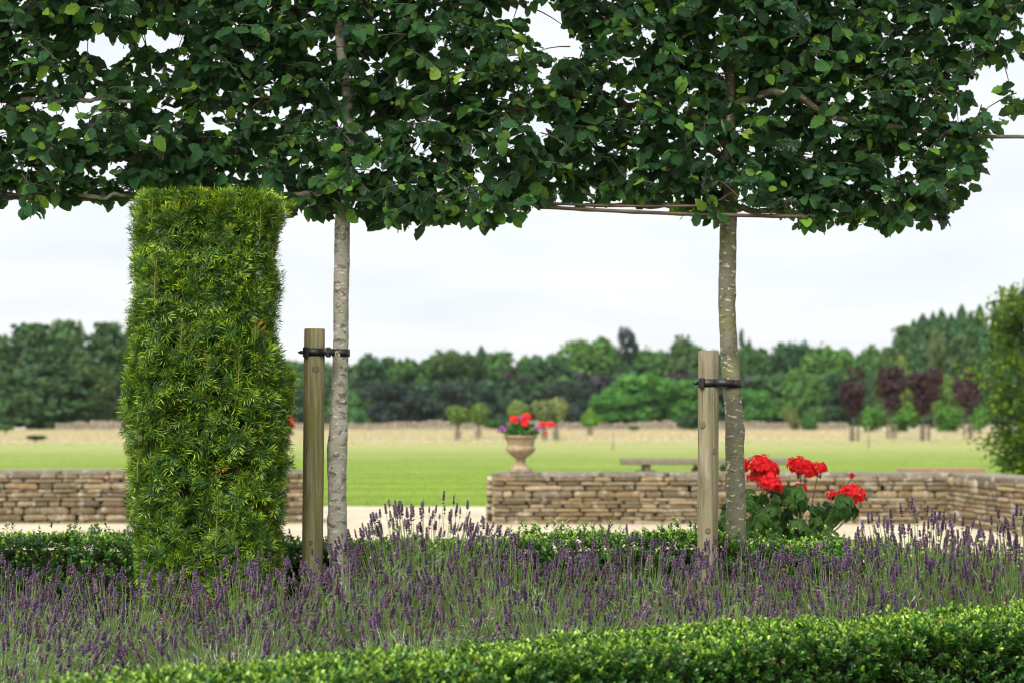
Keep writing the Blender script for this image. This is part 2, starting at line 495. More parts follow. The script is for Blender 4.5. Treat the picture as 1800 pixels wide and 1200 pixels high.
def coping(parent, p0, p1, h, depth, thick=0.05, over=0.045):
    """flat coping slabs along p0->p1 (front face line), the wall body lying to the left of it"""
    p0 = Vector((*p0, 0)); p1 = Vector((*p1, 0)); base = parent.location
    d = (p1 - p0); L = d.length; d.normalize(); nl = Vector((-d.y, d.x, 0)); yaw = math.atan2(d.y, d.x)
    x = 0.0
    while x < L - 0.05:
        sl = random.uniform(.45, .85)
        if L - x - sl < .3: sl = L - x
        o = bpy.data.objects.new('coping_stone', random.choice(COPES)); o.parent = parent
        o.location = p0 + d * (x + sl / 2) + nl * (depth / 2) + Vector((0, 0, h + thick / 2 + random.uniform(-.003, .003))) - base
        o.rotation_euler = (random.uniform(-.008, .008), random.uniform(-.006, .006), yaw)
        o.scale = (sl - .008, depth + 2 * over + random.uniform(-.01, .02), thick)
        f = random.uniform(.85, 1.12)
        o.color = (0.20 * f, 0.175 * f, 0.138 * f, 1)
        COL.objects.link(o); x += sl

def wall_core(parent, pts, h, depth, inset=0.035):
    """recessed rubble body behind the face stones, one prism per straight run"""
    g = Geo(); base = np.array(parent.location)
    for p0, p1 in pts:
        p0 = np.array(p0); p1 = np.array(p1); d = (p1 - p0) / np.linalg.norm(p1 - p0); nl = np.array((-d[1], d[0]))
        q = [p0 + nl * inset + d * inset, p1 + nl * inset - d * inset, p1 + nl * depth - d * inset, p0 + nl * depth + d * inset]
        V = [(x - base[0], y - base[1], 0) for x, y in q] + [(x - base[0], y - base[1], h) for x, y in q]
        g.add(V, [(0, 1, 5, 4), (1, 2, 6, 5), (2, 3, 7, 6), (3, 0, 4, 7), (4, 5, 6, 7)])
    link('rubble_core', g.mesh('rubble_core', M['rubble'], False), parent)

WD = 22.6
WH = 0.557
wr = empty('garden_wall', (2.5, WD, 0))
tag(wr, 'right low stone garden wall turning a corner, with an urn on its end', 'wall', 'low stone garden walls')
a0, a1, a2 = (-0.235, WD), (5.13, WD), (5.72, 16.9)
wall_face(wr, a0, a1, WH)
wall_face(wr, a1, a2, WH, 1.06)
wall_face(wr, (-0.235, WD + .42), a0, WH, 1.1)
wall_face(wr, a2, (a2[0] + .42, a2[1] + .04), WH, 1.0)
coping(wr, a0, a1, WH, .42)
coping(wr, (a1[0] + .0, a1[1] - .05), a2, WH, .42)
wall_core(wr, [(a0, (5.40, WD)), ((5.13, WD + .1), a2)], WH, .42)
wlft = empty('garden_wall', (-5, WD + .1, 0))
tag(wlft, 'left low brown stone garden wall passing behind the clipped yew column', 'wall', 'low stone garden walls')
b0, b1 = (-6.75, WD + .15), (-2.36, WD + .15)
WHL = 0.58
wall_face(wlft, b0, b1, WHL, 0.88)
wall_face(wlft, b1, (b1[0], b1[1] + .42), WHL, 1.0)
coping(wlft, b0, b1, WHL, .42)
wall_core(wlft, [(b0, b1)], WHL, .42)

# ------------------------------------------------------------------ leaf templates
def broad_leaf(n=9, W=0.62, serr=0.05, fold=0.22, droop=0.25, wave=0.03, seed=0, col=(1, 1, 1), pleat=0.024):
    """ovate pointed leaf along +Y, length 1, toothed edge, folded on its midrib: 32 triangles"""
    r = np.random.default_rng(seed)
    t = np.linspace(0, 1, n)
    w = W / 2 * np.sin(np.pi * t ** 0.82) ** 0.78
    w[-1] = 0; w[0] = 0
    mid = np.stack((np.zeros(n), t, -droop * t ** 2), 1)
    V = [*mid]; U = [(0, x) for x in t]
    for s in (-1, 1):
        for i in range(1, n - 1):
            k = w[i] * (1 + serr * (1 if i % 2 else -1) + r.uniform(-.04, .04))
            V.append((s * k, t[i] + 0.03, -droop * t[i] ** 2 + fold * k + r.uniform(-wave, wave) * .5 + pleat * (1 if i % 2 else -1)))
            U.append((s * k / W * 2, t[i]))
    F = []
    for si, s in enumerate((-1, 1)):
        e = lambda i: n + si * (n - 2) + (i - 1)
        for i in range(n - 1):
            if i == 0: tri = [(0, 1, e(1))]
            elif i == n - 2: tri = [(i, n - 1, e(i))]
            else: tri = [(i, i + 1, e(i + 1)), (i, e(i + 1), e(i))]
            for a, b, c in tri: F.append((a, b, c) if s < 0 else (a, c, b))
    V = np.array(V, float)
    F = np.array(F)[:, ::-1].copy()
    return V, F, np.broadcast_to(np.array(col, float), (len(V), 3)), np.array(U, float)

BEECH = [broad_leaf(8, random.uniform(.58, .76), .085, random.uniform(.05, .35), random.uniform(.05, .45), .03, i) for i in range(8)]
LEAF_COLS = np.array([(0.018, 0.060, 0.021), (0.022, 0.070, 0.024), (0.028, 0.085, 0.022), (0.014, 0.046, 0.019), (0.042, 0.112, 0.020), (0.095, 0.205, 0.022), (0.17, 0.29, 0.035)])
LEAF_P = np.array([.25, .23, .18, .16, .115, .045, .02]); LEAF_P /= LEAF_P.sum()

# ------------------------------------------------------------------ pleached trees
BOTTOM = [(-300, 372), (-50, 372), (0, 340), (40, 362), (70, 380), (95, 362), (130, 340), (235, 340), (300, 335), (500, 342), (530, 372), (590, 368), (640, 372), (690, 388), (745, 392), (800, 378), (850, 388), (900, 396), (932, 368), (950, 344), (1185, 344), (1205, 375), (1255, 376), (1300, 380), (1350, 372), (1392, 378), (1405, 402), (1470, 394), (1600, 394), (1655, 388), (1680, 350), (1705, 320), (1725, 270), (1745, 225), (1780, 195), (1900, 160)]
HOLES = [(965, 30, 34, 30), (985, 75, 34, 22), (960, 120, 18, 22), (940, 215, 22, 20), (1790, 120, 34, 30), (1735, 165, 30, 18), (1650, 150, 16, 14), (1545, 60, 14, 10), (1400, 60, 16, 10), (120, 190, 30, 14), (200, 90, 26, 20), (320, 60, 22, 18), (420, 30, 16, 10), (470, 140, 14, 10), (400, 190, 18, 10), (770, 60, 12, 10), (735, 250, 12, 8), (1110, 95, 12, 8), (1330, 250, 12, 8), (35, 330, 18, 8), (640, 290, 16, 8), (560, 235, 12, 10),(165, 70, 34, 22), (265, 62, 26, 24), (290, 180, 30, 10), (165, 180, 30, 12), (185, 285, 26, 14), (250, 240, 18, 10), (588, 60, 16, 26), (650, 105, 18, 18), (590, 155, 12, 16), (712, 135, 20, 14), (655, 225, 16, 12), (895, 15, 40, 18), (955, 55, 22, 26), (900, 85, 18, 12), (955, 215, 18, 26), (893, 250, 18, 10), (1010, 70, 20, 16), (1480, 22, 14, 12), (1440, 90, 16, 10), (1420, 262, 12, 14), (1190, 185, 12, 10), (1745, 130, 26, 22), (1700, 190, 26, 14), (1600, 190, 22, 8), (840, 262, 12, 8), (20, 235, 14, 14), (60, 90, 8, 10), (1075, 200, 10, 8)]

BARE = [(613, 205, 13, 36), (600, 60, 11, 40), (690, 105, 20, 34), (1390, 180, 60, 14), (1283, 345, 20, 30), (1700, 237, 60, 10), (1282, 130, 12, 30), (420, 174, 50, 8), (540, 110, 16, 26)]

def in_crown(px, py):
    if py > interp(px, BOTTOM): return False
    for hx, hy, rx, ry in HOLES:
        if ((px - hx) / rx) ** 2 + ((py - hy) / ry) ** 2 < 1: return False
    return True

def pleached_tree(label, depth, trunk, bark, x0, x1, limbs, ntwig, seed, vis_trunk=True):
    base = pw(trunk[0][0], trunk[0][1], depth); base[2] = 0
    root = empty('pleached_tree', tuple(base))
    tag(root, label, 'tree', 'pleached trees in a row')
    # trunk: smooth path through the points, radius with knots
    P = np.array([pw(a, b, depth) for a, b, _ in trunk]); rad = np.array([c for _, _, c in trunk]) * depth / FPX
    P[0][2] = 0.0
    k = np.linspace(0, len(P) - 1, 90); idx = np.arange(len(P))
    Q = np.stack([np.interp(k, idx, P[:, i]) for i in range(3)], 1)
    ker = np.ones(5) / 5
    for i in range(2):
        pad = np.pad(Q[:, i], 2, mode='edge'); Q[:, i] = np.convolve(pad, ker, 'valid')
    rr = np.interp(k, idx, rad)
    V, F = tube(Q, rr, 20)
    r2 = np.random.default_rng(seed)
    C = np.repeat(Q, 20, axis=0)
    off = V - C
    ang = np.arctan2(off[:, 1], off[:, 0]); zz = V[:, 2]
    bulge = 1 + 0.04 * np.sin(ang * 2 + zz * 7) + 0.03 * np.sin(ang * 3 - zz * 19) + 0.02 * np.sin(zz * 60 + ang)
    for zk, ak, amp in [(r2.uniform(.7, 2.0), r2.uniform(-3.1, 0.2), r2.uniform(.14, .3)) for _ in range(9)]:
        da = np.abs(np.angle(np.exp(1j * (ang - ak))))
        bulge += amp * np.exp(-((zz - zk) / .022) ** 2 - (da / .55) ** 2)
    V = C + off * bulge[:, None]
    g = Geo(); g.add(V - base, F)
    link('trunk', g.mesh('trunk', bark), root)
    # limbs trained sideways
    tip_list = []
    for li, pts in enumerate(limbs):
        LP = np.array([pw(a, b, depth) + np.array((0, dy, 0)) for a, b, _, dy in pts]); LR = np.array([c for _, _, c, _ in pts]) * depth / FPX
        kk = np.linspace(0, len(LP) - 1, 22); ii = np.arange(len(LP))
        LQ = np.stack([np.interp(kk, ii, LP[:, i]) for i in range(3)], 1)
        LQ[1:-1] += r2.normal(0, .006, LQ[1:-1].shape)
        V, F = tube(LQ, np.interp(kk, ii, LR), 8)
        g = Geo(); g.add(V - base, F)
        link('limb', g.mesh('limb', bark if li < 3 else M['twig']), root)
    # twigs with alternate leaves
    tw = Geo()
    LP, LD, LN, LS, LC = [], [], [], [], []
    made = 0
    while made < ntwig:
        px, py = r2.uniform(x0, x1), r2.uniform(-175, 410)
        if not in_crown(px, py): continue
        yoff = r2.normal(0, .12)
        yoff = float(np.clip(yoff, -.26, .26))
        p = pw(px, py, depth) + np.array((0, yoff, 0))
        sgn = -1 if r2.random() < .62 else 1
        d = norm(np.array((r2.normal(0, .7), sgn * abs(r2.normal(.35, .35)), r2.normal(.12, .45))))
        L = r2.uniform(.08, .24)
        npts = 5
        path = p + np.outer(np.linspace(0, 1, npts), d * L); path[:, 2] -= np.linspace(0, 1, npts) ** 2 * L * .25
        nl = int(L / .023) + 1
        age = r2.random()
        ok_any = False; fmax = 0.0
        for j in range(nl):
            f = (j + .6) / nl
            q = path[0] + (path[-1] - path[0]) * f; q[2] = np.interp(f, np.linspace(0, 1, npts), path[:, 2])
            qx, qy = 900 + FPX * q[0] / q[1], 733 - FPX * (q[2] - EYE) / q[1]
            if not in_crown(qx, qy - 6): continue
            if yoff < .0 and any(((qx - hx) / rx) ** 2 + ((qy - hy) / ry) ** 2 < 1 for hx, hy, rx, ry in BARE): continue
            ok_any = True; fmax = f
            side = np.cross(d, (0, 0, 1)); side = norm(side) * (1 if j % 2 else -1)
            ld = d * .45 + side * .75 + np.array((0, 0, -.38)) + r2.normal(0, .33, 3)
            ln = np.array((0, sgn * .75, .62)) + r2.normal(0, .42, 3)
            tipy = f > .8 and age > .62
            LP.append(q); LD.append(ld); LN.append(ln)
            LS.append(r2.uniform(.036, .084) * (.55 if tipy else 1) * (.8 if age > .85 else 1))
            if tipy: c = LEAF_COLS[r2.choice([4, 5, 5, 6])]
            else: c = LEAF_COLS[r2.choice(7, p=LEAF_P)]
            LC.append(c * r2.uniform(1.0, 2.5))
        if ok_any:
            f = np.linspace(0, fmax, npts); tp = path[0] + np.outer(f, path[-1] - path[0]); tp[:, 2] = np.interp(f, np.linspace(0, 1, npts), path[:, 2])
            V, F = tube(tp, np.linspace(.0030, .0013, npts), 4, False); tw.add(V - base, F)
        made += 1
    link('twigs', tw.mesh('twigs', M['twig']), root, 'stuff')
    LP = np.array(LP); LD = norm(np.array(LD)); LN = norm(np.array(LN)); LS = np.array(LS); LC = np.array(LC)
    Rm = frames(LD, LN)
    # the leaves that show largest: in frame, on the near side, facing the lens
    px = 900 + FPX * LP[:, 0] / LP[:, 1]; py = 733 - FPX * (LP[:, 2] - EYE) / LP[:, 1]
    score = LS * (0.35 + np.abs(Rm[:, 1, 2])) * np.exp(-(LP[:, 1] - depth) / .14)
    score[(px < 5) | (px > 1795) | (py < 5)] = 0
    top = np.argsort(-score)[:300 if vis_trunk else 150]
    rest = np.setdiff1d(np.arange(len(LP)), top)
    fol = Geo(); var = r2.integers(0, len(BEECH), len(LP))
    for v in range(len(BEECH)):
        s = rest[var[rest] == v]
        fol.scatter(BEECH[v], Rm[s], LP[s] - base, LS[s], LC[s])
    link('foliage', fol.mesh('foliage', M['beech']), root, 'stuff')
    for i in top:
        o = bpy.data.objects.new('leaf', LEAFM[int(var[i])]); o.parent = root
        m = Matrix([list(Rm[i][r]) for r in range(3)]).to_4x4()
        o.matrix_basis = Matrix.Translation(Vector(LP[i] - base)) @ m @ Matrix.Scale(float(LS[i]), 4)
        o.color = (*[float(x) for x in LC[i]], 1)
        COL.objects.link(o)
    return root

LEAFM = []
for tpl in BEECH:
    g = Geo(); g.add(tpl[0], tpl[1], tpl[2], tpl[3]); LEAFM.append(g.mesh('leaf', M['beech']))

T1D, T2D, T0D = 8.30, 8.62, 8.05
trunk1 = [(600, 1245, 21), (597, 1060, 20), (597, 1000, 18.5), (593, 900, 16.5), (592, 850, 16), (593, 790, 17.5), (595, 740, 15), (598, 650, 14.5), (599, 600, 14), (600, 500, 13.5), (602, 390, 13), (607, 290, 11), (615, 200, 9.5), (606, 140, 9), (596, 60, 8), (594, -60, 6.5), (594, -170, 4)]
limbs1 = [[(603, 350, 7, 0), (560, 343, 6, 0), (430, 346, 5, .02), (200, 342, 3.5, .02)],
          [(604, 345, 7, 0), (660, 340, 6, 0), (800, 350, 5, .02), (940, 358, 3, .02)],
          [(606, 275, 8, 0), (650, 190, 7.5, .03), (690, 110, 6, .05), (700, 20, 5, .05), (705, -120, 3, .05)],
          [(607, 290, 7, 0), (560, 150, 6, .03), (520, 70, 5, .05), (505, -100, 3, .05)],
          [(612, 180, 6, 0), (520, 172, 5, .03), (400, 175, 4, .04), (280, 178, 2.5, .05)],
          [(612, 190, 6, 0), (720, 186, 5, .03), (830, 188, 4, .04), (940, 190, 2.5, .05)],
          [(598, 20, 5, 0), (480, 5, 4, .03), (330, 8, 3, .04), (200, 5, 2, .05)],
          [(598, 15, 5, 0), (720, 5, 4, .03), (930, 0, 2, .05)]]
pleached_tree('pleached tree with the pale silvery bark, standing beside the yew column', T1D, trunk1, M['bark_pale'], 215, 950, limbs1, 1480, 11)
trunk2 = [(1297, 1226, 23), (1295, 1020, 21), (1294, 945, 19), (1293, 870, 17), (1292, 800, 16), (1290, 720, 15.5), (1285, 660, 16.5), (1281, 615, 16), (1277, 510, 15), (1280, 430, 14.5), (1281, 370, 14), (1280, 300, 12), (1284, 200, 10), (1283, 90, 8.5), (1283, -60, 6.5), (1283, -170, 4)]
limbs2 = [[(1281, 362, 7, 0), (1230, 366, 6, 0), (1130, 362, 4, .02), (960, 360, 3, .02)],
          [(1281, 365, 7, 0), (1340, 372, 5, 0), (1480, 374, 4, .02), (1660, 372, 3, .02)],
          [(1290, 185, 7, -.02), (1345, 165, 7, -.1), (1395, 175, 6.5, -.13), (1440, 208, 5.5, -.12), (1560, 226, 4.5, -.04), (1680, 236, 4, .0), (1830, 242, 3, .0)],
          [(1280, 290, 7, 0), (1170, 190, 6, .03), (1090, 182, 5, .04), (960, 180, 2.5, .05)],
          [(1284, 120, 6, 0), (1400, 20, 5, .04), (1560, 12, 4, .05), (1760, 10, 2.5, .05)],
          [(1284, 110, 6, 0), (1180, 10, 5, .04), (1060, 5, 3, .05)],
          [(1281, 330, 5, .02), (1420, 280, 4.5, .05), (1560, 262, 3.5, .05), (1720, 268, 2, .05)]]
pleached_tree('pleached tree with the olive brown spotted bark, beside the red geraniums', T2D, trunk2, M['bark_olive'], 940, 1830, limbs2, 1900, 22)
trunk0 = [(-100, 1262, 21), (-100, 900, 17), (-98, 600, 15), (-98, 390, 14), (-95, 200, 10), (-95, -170, 4)]
limbs0 = [[(-97, 350, 7, 0), (0, 345, 6, 0), (120, 343, 4, .02), (230, 344, 3, .02)],
          [(-95, 180, 6, 0), (60, 172, 5, .03), (230, 176, 3, .04)],
          [(-95, 40, 5, 0), (60, 5, 4, .03), (230, 10, 3, .04)]]
pleached_tree('pleached tree cut off by the left picture edge, only its leafy end showing', T0D, trunk0, M['bark_pale'], -260, 225, limbs0, 840, 33, False)

# bamboo training canes tied along the row
def cane(label, a, b, ra, parent=None):
    A, B = pw(*a), pw(*b)
    n = 24; P = A + np.outer(np.linspace(0, 1, n), B - A)
    P[:, 2] -= np.sin(np.linspace(0, math.pi, n)) * .008
    rad = np.full(n, ra); rad[::4] *= 1.22
    g = Geo(); V, F = tube(P, rad, 8); g.add(V, F)
    return tag(link('bamboo_cane', g.mesh('bamboo_cane', M['cane'])), label, 'cane', 'training canes under the crowns')
cane('thick brown bamboo cane tied under the right tree crown', (948, 364, 8.50), (1420, 381, 8.48), .0082)
cane('thin upper bamboo cane between the two tree crowns', (925, 356, 8.52), (1245, 362, 8.46), .0055)
cane('brown bamboo cane under the leaves left of the yew column', (-60, 346, 8.00), (560, 350, 8.36), .008)

# ------------------------------------------------------------------ tree stakes and ties
def stake(label, depth, top, bot, rad_px, mat, knots, group='wooden tree stakes'):
    A = pw(*bot, depth); B = pw(*top, depth); A[2] = 0.0
    root = empty('tree_stake', tuple(A)); tag(root, label, 'stake', group)
    rad = rad_px * depth / FPX
    n = 18; P = A + np.outer(np.linspace(0, 1, n), B - A)
    P[:, 0] += np.sin(np.linspace(0, 3.2, n)) * .002
    rr = np.full(n, rad) * (1 + rng.normal(0, .006, n)); rr[-1] = rad * .975
    P = np.vstack((P, P[-1] + (0, 0, .0025))); rr = np.append(rr, rad * .93)
    V, F = tube(P - A, rr, 28); g = Geo(); g.add(V, F)
    link('post', g.mesh('post', mat), root)
    for kx, ky, ks in knots:
        c = pw(kx, ky, depth); dx = c[0] - np.interp(c[2], (A[2], B[2]), (A[0], B[0]))
        dx = float(np.clip(dx, -.8 * rad, .8 * rad)); a = math.asin(dx / rad)
        ax = np.interp(c[2], (A[2], B[2]), (A[0], B[0]))
        pos = np.array((ax + rad * math.sin(a), depth - rad * math.cos(a), c[2]))
        s = ks * depth / FPX
        V, F = lathe([(1.25 * s, -.002), (1.1 * s, .0003), (.8 * s, .0009), (.5 * s, .0011), (.3 * s, .0007), (.1 * s, .0007)], 14)
        X = np.array((math.cos(a), math.sin(a), 0)); Z = np.array((math.sin(a), -math.cos(a), 0)); Y = np.array((0, 0, 1.3))
        W = V[:, :1] * X + V[:, 1:2] * Y + V[:, 2:] * Z
        g = Geo(); g.add(W + pos - A, F)
        link('knot', g.mesh('knot', M['knot']), root)
    return root, A, B, rad
M['knot'] = m_simple('knot_wood', (0.15, 0.12, 0.07), 0.85, 0.2, 140, 0.6, 0.5, bd=0.002)
S1D, S2D = 8.22, 8.42
st1 = stake('greenish wooden stake between the yew column and the pale trunk', S1D, (553, 579), (545, 1050), 18.5, M['stake_green'], [(557, 648, 5), (548, 952, 3.5)])
st2 = stake('grey brown wooden stake with knots beside the olive brown trunk', S2D, (1245.5, 617), (1241, 1050), 18.3, M['stake_grey'], [(1233, 746, 5), (1254, 792, 4.5), (1242, 931, 4)])

def tie(label, stk, depth_s, trunk_px, trunk_r, depth_t, py):
    root_o, A, B, rs = stk
    z = pw(0, py, depth_s)[2]
    sx = np.interp(z, (A[2], B[2]), (A[0], B[0]))
    tx = pw(trunk_px, 0, depth_t)[0]; rt = trunk_r * depth_t / FPX
    e = empty('tree_tie', (sx, depth_s, z)); tag(e, label, 'tie', 'black rubber tree ties')
    def strap(name, pts, hgt, th):
        pts = np.array(pts, float); n = len(pts)
        g = Geo(); T = norm(np.gradient(pts, axis=0)); Nn = np.stack((T[:, 1], -T[:, 0]), 1)
        V = []
        for p, q in zip(pts, Nn):
            for (o, zz) in ((0, -hgt / 2), (th, -hgt / 2 + .001), (th, hgt / 2 - .001), (0, hgt / 2)):
                V.append((p[0] + q[0] * o, p[1] + q[1] * o, zz))
        F = [(4 * i + j, 4 * i + (j + 1) % 4, 4 * i + 4 + (j + 1) % 4, 4 * i + 4 + j) for i in range(n - 1) for j in range(4)]
        F += [(3, 2, 1, 0), (4 * n - 4, 4 * n - 3, 4 * n - 2, 4 * n - 1)]
        g.add(V, F); link(name, g.mesh(name, M['rubber'], False), e)
    dty = depth_t - depth_s; ddx = tx - sx
    H = 14 * depth_s / FPX
    # loop round the stake, then round the trunk
    a = np.linspace(R(-20), R(-340), 40)
    strap('stake_strap', [(rs * 1.02 * math.cos(t), rs * 1.02 * math.sin(t)) for t in a], H, .0035)
    a = np.linspace(R(200), R(520), 40)
    strap('trunk_strap', [(ddx + rt * 1.12 * math.cos(t), dty + rt * 1.12 * math.sin(t)) for t in a[::-1]], H * .95, .0035)
    gap0, gap1 = rs, ddx - rt
    mx = (gap0 + gap1) / 2 + .004
    o = link('spacer', bevel_box_mesh('spacer', .020, .045, H * 1.25, .005, M['rubber'], 0, 0, 2), e, loc=(mx, -rs * .45, 0))
    V, F = box(rs * .55, ddx - rt * .4, -rs * .95, -rs * .88, -H * .42, H * .42)
    g = Geo(); g.add(V, F); link('bridge_strap', g.mesh('bridge_strap', M['rubber'], False), e)
    bk = link('buckle', bevel_box_mesh('buckle', .026, .014, H * 1.3, .005, M['rubber'], 0, 0, 2), e, loc=(-rs * .72, -rs * .86, 0))
    bk.rotation_euler = (0, 0, R(-38))
    V, F = lathe([(.008, 0), (.008, .012), (.002, .024)], 10)
    g = Geo(); g.add(np.stack((-V[:, 2], V[:, 0], V[:, 1]), 1), F)
    link('strap_tail', g.mesh('strap_tail', M['rubber']), e, loc=(-rs * 1.02, -rs * .1, 0))
tie('black rubber tie strapping the greenish stake to the pale trunk', st1, S1D, 599, 14.5, T1D, 619)
tie('black rubber tie strapping the grey knotted stake to the olive brown trunk', st2, S2D, 1287, 16.8, T2D, 673)

# ------------------------------------------------------------------ yew column
def yew_sprig(seed, n=7):
    """flattened yew shoot along +Y, length 1, needles in two ranks"""
    r = np.random.default_rng(seed); V, F, C, U = [], [], [], []
    def needle(b, d, L, w, c0, c1):
        k = len(V); s = norm(np.cross(d, (0.1, 0.2, 1.0))) * w
        up = np.array((0, 0, .12 * L))
        V.extend([b, b + d * L * .5 - s + up, b + d * L * .5 + s + up, b + d * L])
        C.extend([c0, c0, c0, c1]); U.extend([(0, 0)] * 4)
        F.extend([(k, k + 2, k + 1), (k + 1, k + 2, k + 3)])
    dark = np.array((0.016, 0.072, 0.008)); tipc = np.array((0.28, 0.47, 0.025)); yel = np.array((0.68, 0.78, 0.080))
    for i in range(n):
        t = (i + .5) / n
        L = .42 * (0.75 + .5 * math.sin(math.pi * min(1, t * 1.05))) * r.uniform(.85, 1.15)
        g = np.clip((t - .42) / .58, 0, 1)
        c0 = dark * (1 - g) + tipc * .75 * g; c1 = dark * 1.8 * (1 - g) + (tipc * .55 + yel * .45) * g
        for s in (-1, 1):
            a = R(62 - 30 * t) + r.normal(0, .12)
            d = norm(np.array((s * math.sin(a), math.cos(a), r.normal(.22, .32))))
            needle(np.array((0, t * .8, -.06 * t * t)), d, L, .022, c0, c1)
        if i % 3 == 0:
            d = norm(np.array((r.normal(0, .3), .6, .6))); needle(np.array((0, t * .8, 0)), d, L * .8, .021, c0, c1)
    k = len(V)
    st = np.array((0.11, 0.15, 0.03))
    V += [np.array(v, float) for v in ((-.012, 0, 0), (.012, 0, 0), (0, .82, -.04))]; C += [st] * 3; U += [(0, 0)] * 3; F.append((k, k + 1, k + 2))
    return np.array(V, float), np.array(F), np.array(C, float), np.array(U, float)
YEW = [yew_sprig(i) for i in range(7)]
YEWM = []
for tpl in YEW:
    g = Geo(); g.add(*tpl[:2], tpl[2], tpl[3]); YEWM.append(g.mesh('sprig', M['yew'], False))
YD = 8.05
YPROF = [(1235, 262, 478), (1050, 250, 490), (950, 240, 497), (900, 236, 503), (850, 228, 503), (800, 230, 504), (760, 222, 508), (720, 218, 510), (670, 225, 514), (640, 226, 498), (600, 230, 486), (550, 234, 488), (500, 236, 489), (450, 237, 491), (400, 240, 492), (370, 244, 494), (347, 246, 494)]
def build_yew():
    base = pw(366, 733, YD); base[2] = 0
    root = empty('yew_column', tuple(base)); tag(root, 'tall clipped yew column with yellowish tips, left of the greenish stake', 'topiary')
    zs = [pw(0, p[0], YD)[2] for p in YPROF]; xl = [pw(p[1], 0, YD)[0] for p in YPROF]; xr = [pw(p[2], 0, YD)[0] for p in YPROF]
    zs[0] = 0.0; ztop = zs[-1]
    P, Nn, TOP = [], [], []
    m = 0
    N1, N2 = 14300, 1300
    z = rng.uniform(.03, ztop, N1); th = rng.uniform(0, 2 * math.pi, N1)
    def surf(z, th, k=1.0):
        l = np.interp(z, zs, xl); r = np.interp(z, zs, xr); cx = (l + r) / 2; a = (r - l) / 2 * k; b = .27 * k * (1 + .06 * np.sin(z * 5))
        c, s = np.cos(th), np.sin(th); e = 3.2
        q = (np.abs(c) ** e + np.abs(s) ** e) ** (-1 / e)
        lump = 1 + .022 * np.sin(th * 5 + z * 11) + .02 * np.sin(th * 3 - z * 17) + .02 * np.sin(z * 31 + th * 2)
        q = q * lump
        nx, ny = np.sign(c) * np.abs(c * q) ** (e - 1) / a, np.sign(s) * np.abs(s * q) ** (e - 1) / b
        return np.stack((cx + a * q * c, YD + b * q * s, z), 1), norm(np.stack((nx, ny, np.zeros_like(nx)), 1))
    NT_, PER = 1500, 7
    tt = np.linspace(0, 2 * math.pi, 721); ring, _ = surf(np.full(721, .9), tt); arc = np.concatenate(([0], np.cumsum(np.linalg.norm(np.diff(ring, axis=0), axis=1)))); arc /= arc[-1]
    even = lambda k, s0: (.03 + (ztop - .03) * ((np.arange(k) + rng.uniform(0, 1, k)) / k), np.interp((np.arange(k) * .61803398875 + s0 + rng.normal(0, .004, k)) % 1.0, arc, tt))
    zt, tht = even(NT_, .3); z[:NT_ * PER] = np.repeat(zt, PER); th[:NT_ * PER] = np.repeat(tht, PER)
    z[NT_ * PER:], th[NT_ * PER:] = even(N1 - NT_ * PER, .7)
    dep = rng.beta(1.0, 1.4, N1) * .15
    dep[:NT_ * PER] = np.repeat(rng.beta(.8, 1.7, NT_) * .12, PER)
    p, n = surf(z, th); pin, _ = surf(z, th, 1 - 0.0)
    p = p - n * (dep * .55)[:, None]
    kp = (n[:, 1] < .3) | (rng.random(N1) < .5); p, n, N1 = p[kp], n[kp], int(kp.sum())
    # flat clipped top
    t2 = rng.uniform(0, 2 * math.pi, N2); rr = np.sqrt(rng.uniform(0, 1, N2))
    pt, _ = surf(np.full(N2, ztop), t2); cx = pw(369, 0, YD)[0]
    pt[:, 0] = cx + (pt[:, 0] - cx) * rr; pt[:, 1] = YD + (pt[:, 1] - YD) * rr; pt[:, 2] = ztop - rng.uniform(0, .05, N2)
    P = np.vstack((p, pt)); Nn = np.vstack((n, np.tile((0, 0, 1.0), (N2, 1))))
    d = Nn * .48 + np.array((0, 0, .20)) + rng.normal(0, .62, P.shape)
    d = norm(d)
    up = norm(Nn * .5 + np.array((0, 0, .8)) + rng.normal(0, .35, P.shape))
    Sz = rng.uniform(.058, .100, len(P))
    P[:, 2] -= np.maximum(0, P[:, 2] + d[:, 2] * Sz * .9 - ztop - .006); dn = np.maximum(0, (d * Nn).sum(1)); P = P - Nn * (dn * Sz * rng.uniform(.62, .95, len(P)) + .006)[:, None]
    C = rng.uniform(.6, 1.4, (len(P), 1)) * np.array([[1, 1, 1.0]]) * np.where(rng.random((len(P), 1)) < .12, np.array([[1.5, 1.25, .9]]), 1.0)
    C[N1:] *= np.array((1.5, 1.3, 1.0))
    brown = rng.random(len(P)) < .003
    C[brown] = np.array((3.0, 0.9, 1.0))
    Rm = frames(d, up)
    px = 900 + FPX * P[:, 0] / P[:, 1]; py = 733 - FPX * (P[:, 2] - EYE) / P[:, 1]
    score = Sz * np.exp(-(P[:, 1] - YD) / .03) * (.4 + np.abs(Rm[:, 1, 2])); score[(py > 985)] = 0
    top = np.argsort(-score)[:300]; rest = np.setdiff1d(np.arange(len(P)), top)
    var = rng.integers(0, len(YEW), len(P))
    # upright leader shoots standing proud of the clipped face
    g = Geo()
    for v in range(len(YEW)):
        s = rest[var[rest] == v]; g.scatter(YEW[v], Rm[s], P[s] - base, Sz[s], C[s])
    link('foliage', g.mesh('foliage', M['yew'], False), root, 'stuff')
    for i in top:
        o = bpy.data.objects.new('sprig', YEWM[int(var[i])]); o.parent = root
        o.matrix_basis = Matrix.Translation(Vector(P[i] - base)) @ Matrix([list(Rm[i][r]) for r in range(3)]).to_4x4() @ Matrix.Scale(float(Sz[i]), 4)
        c = C[i]; o.color = (float(c[0]), float(c[1]), float(c[2]), 1)
        COL.objects.link(o)
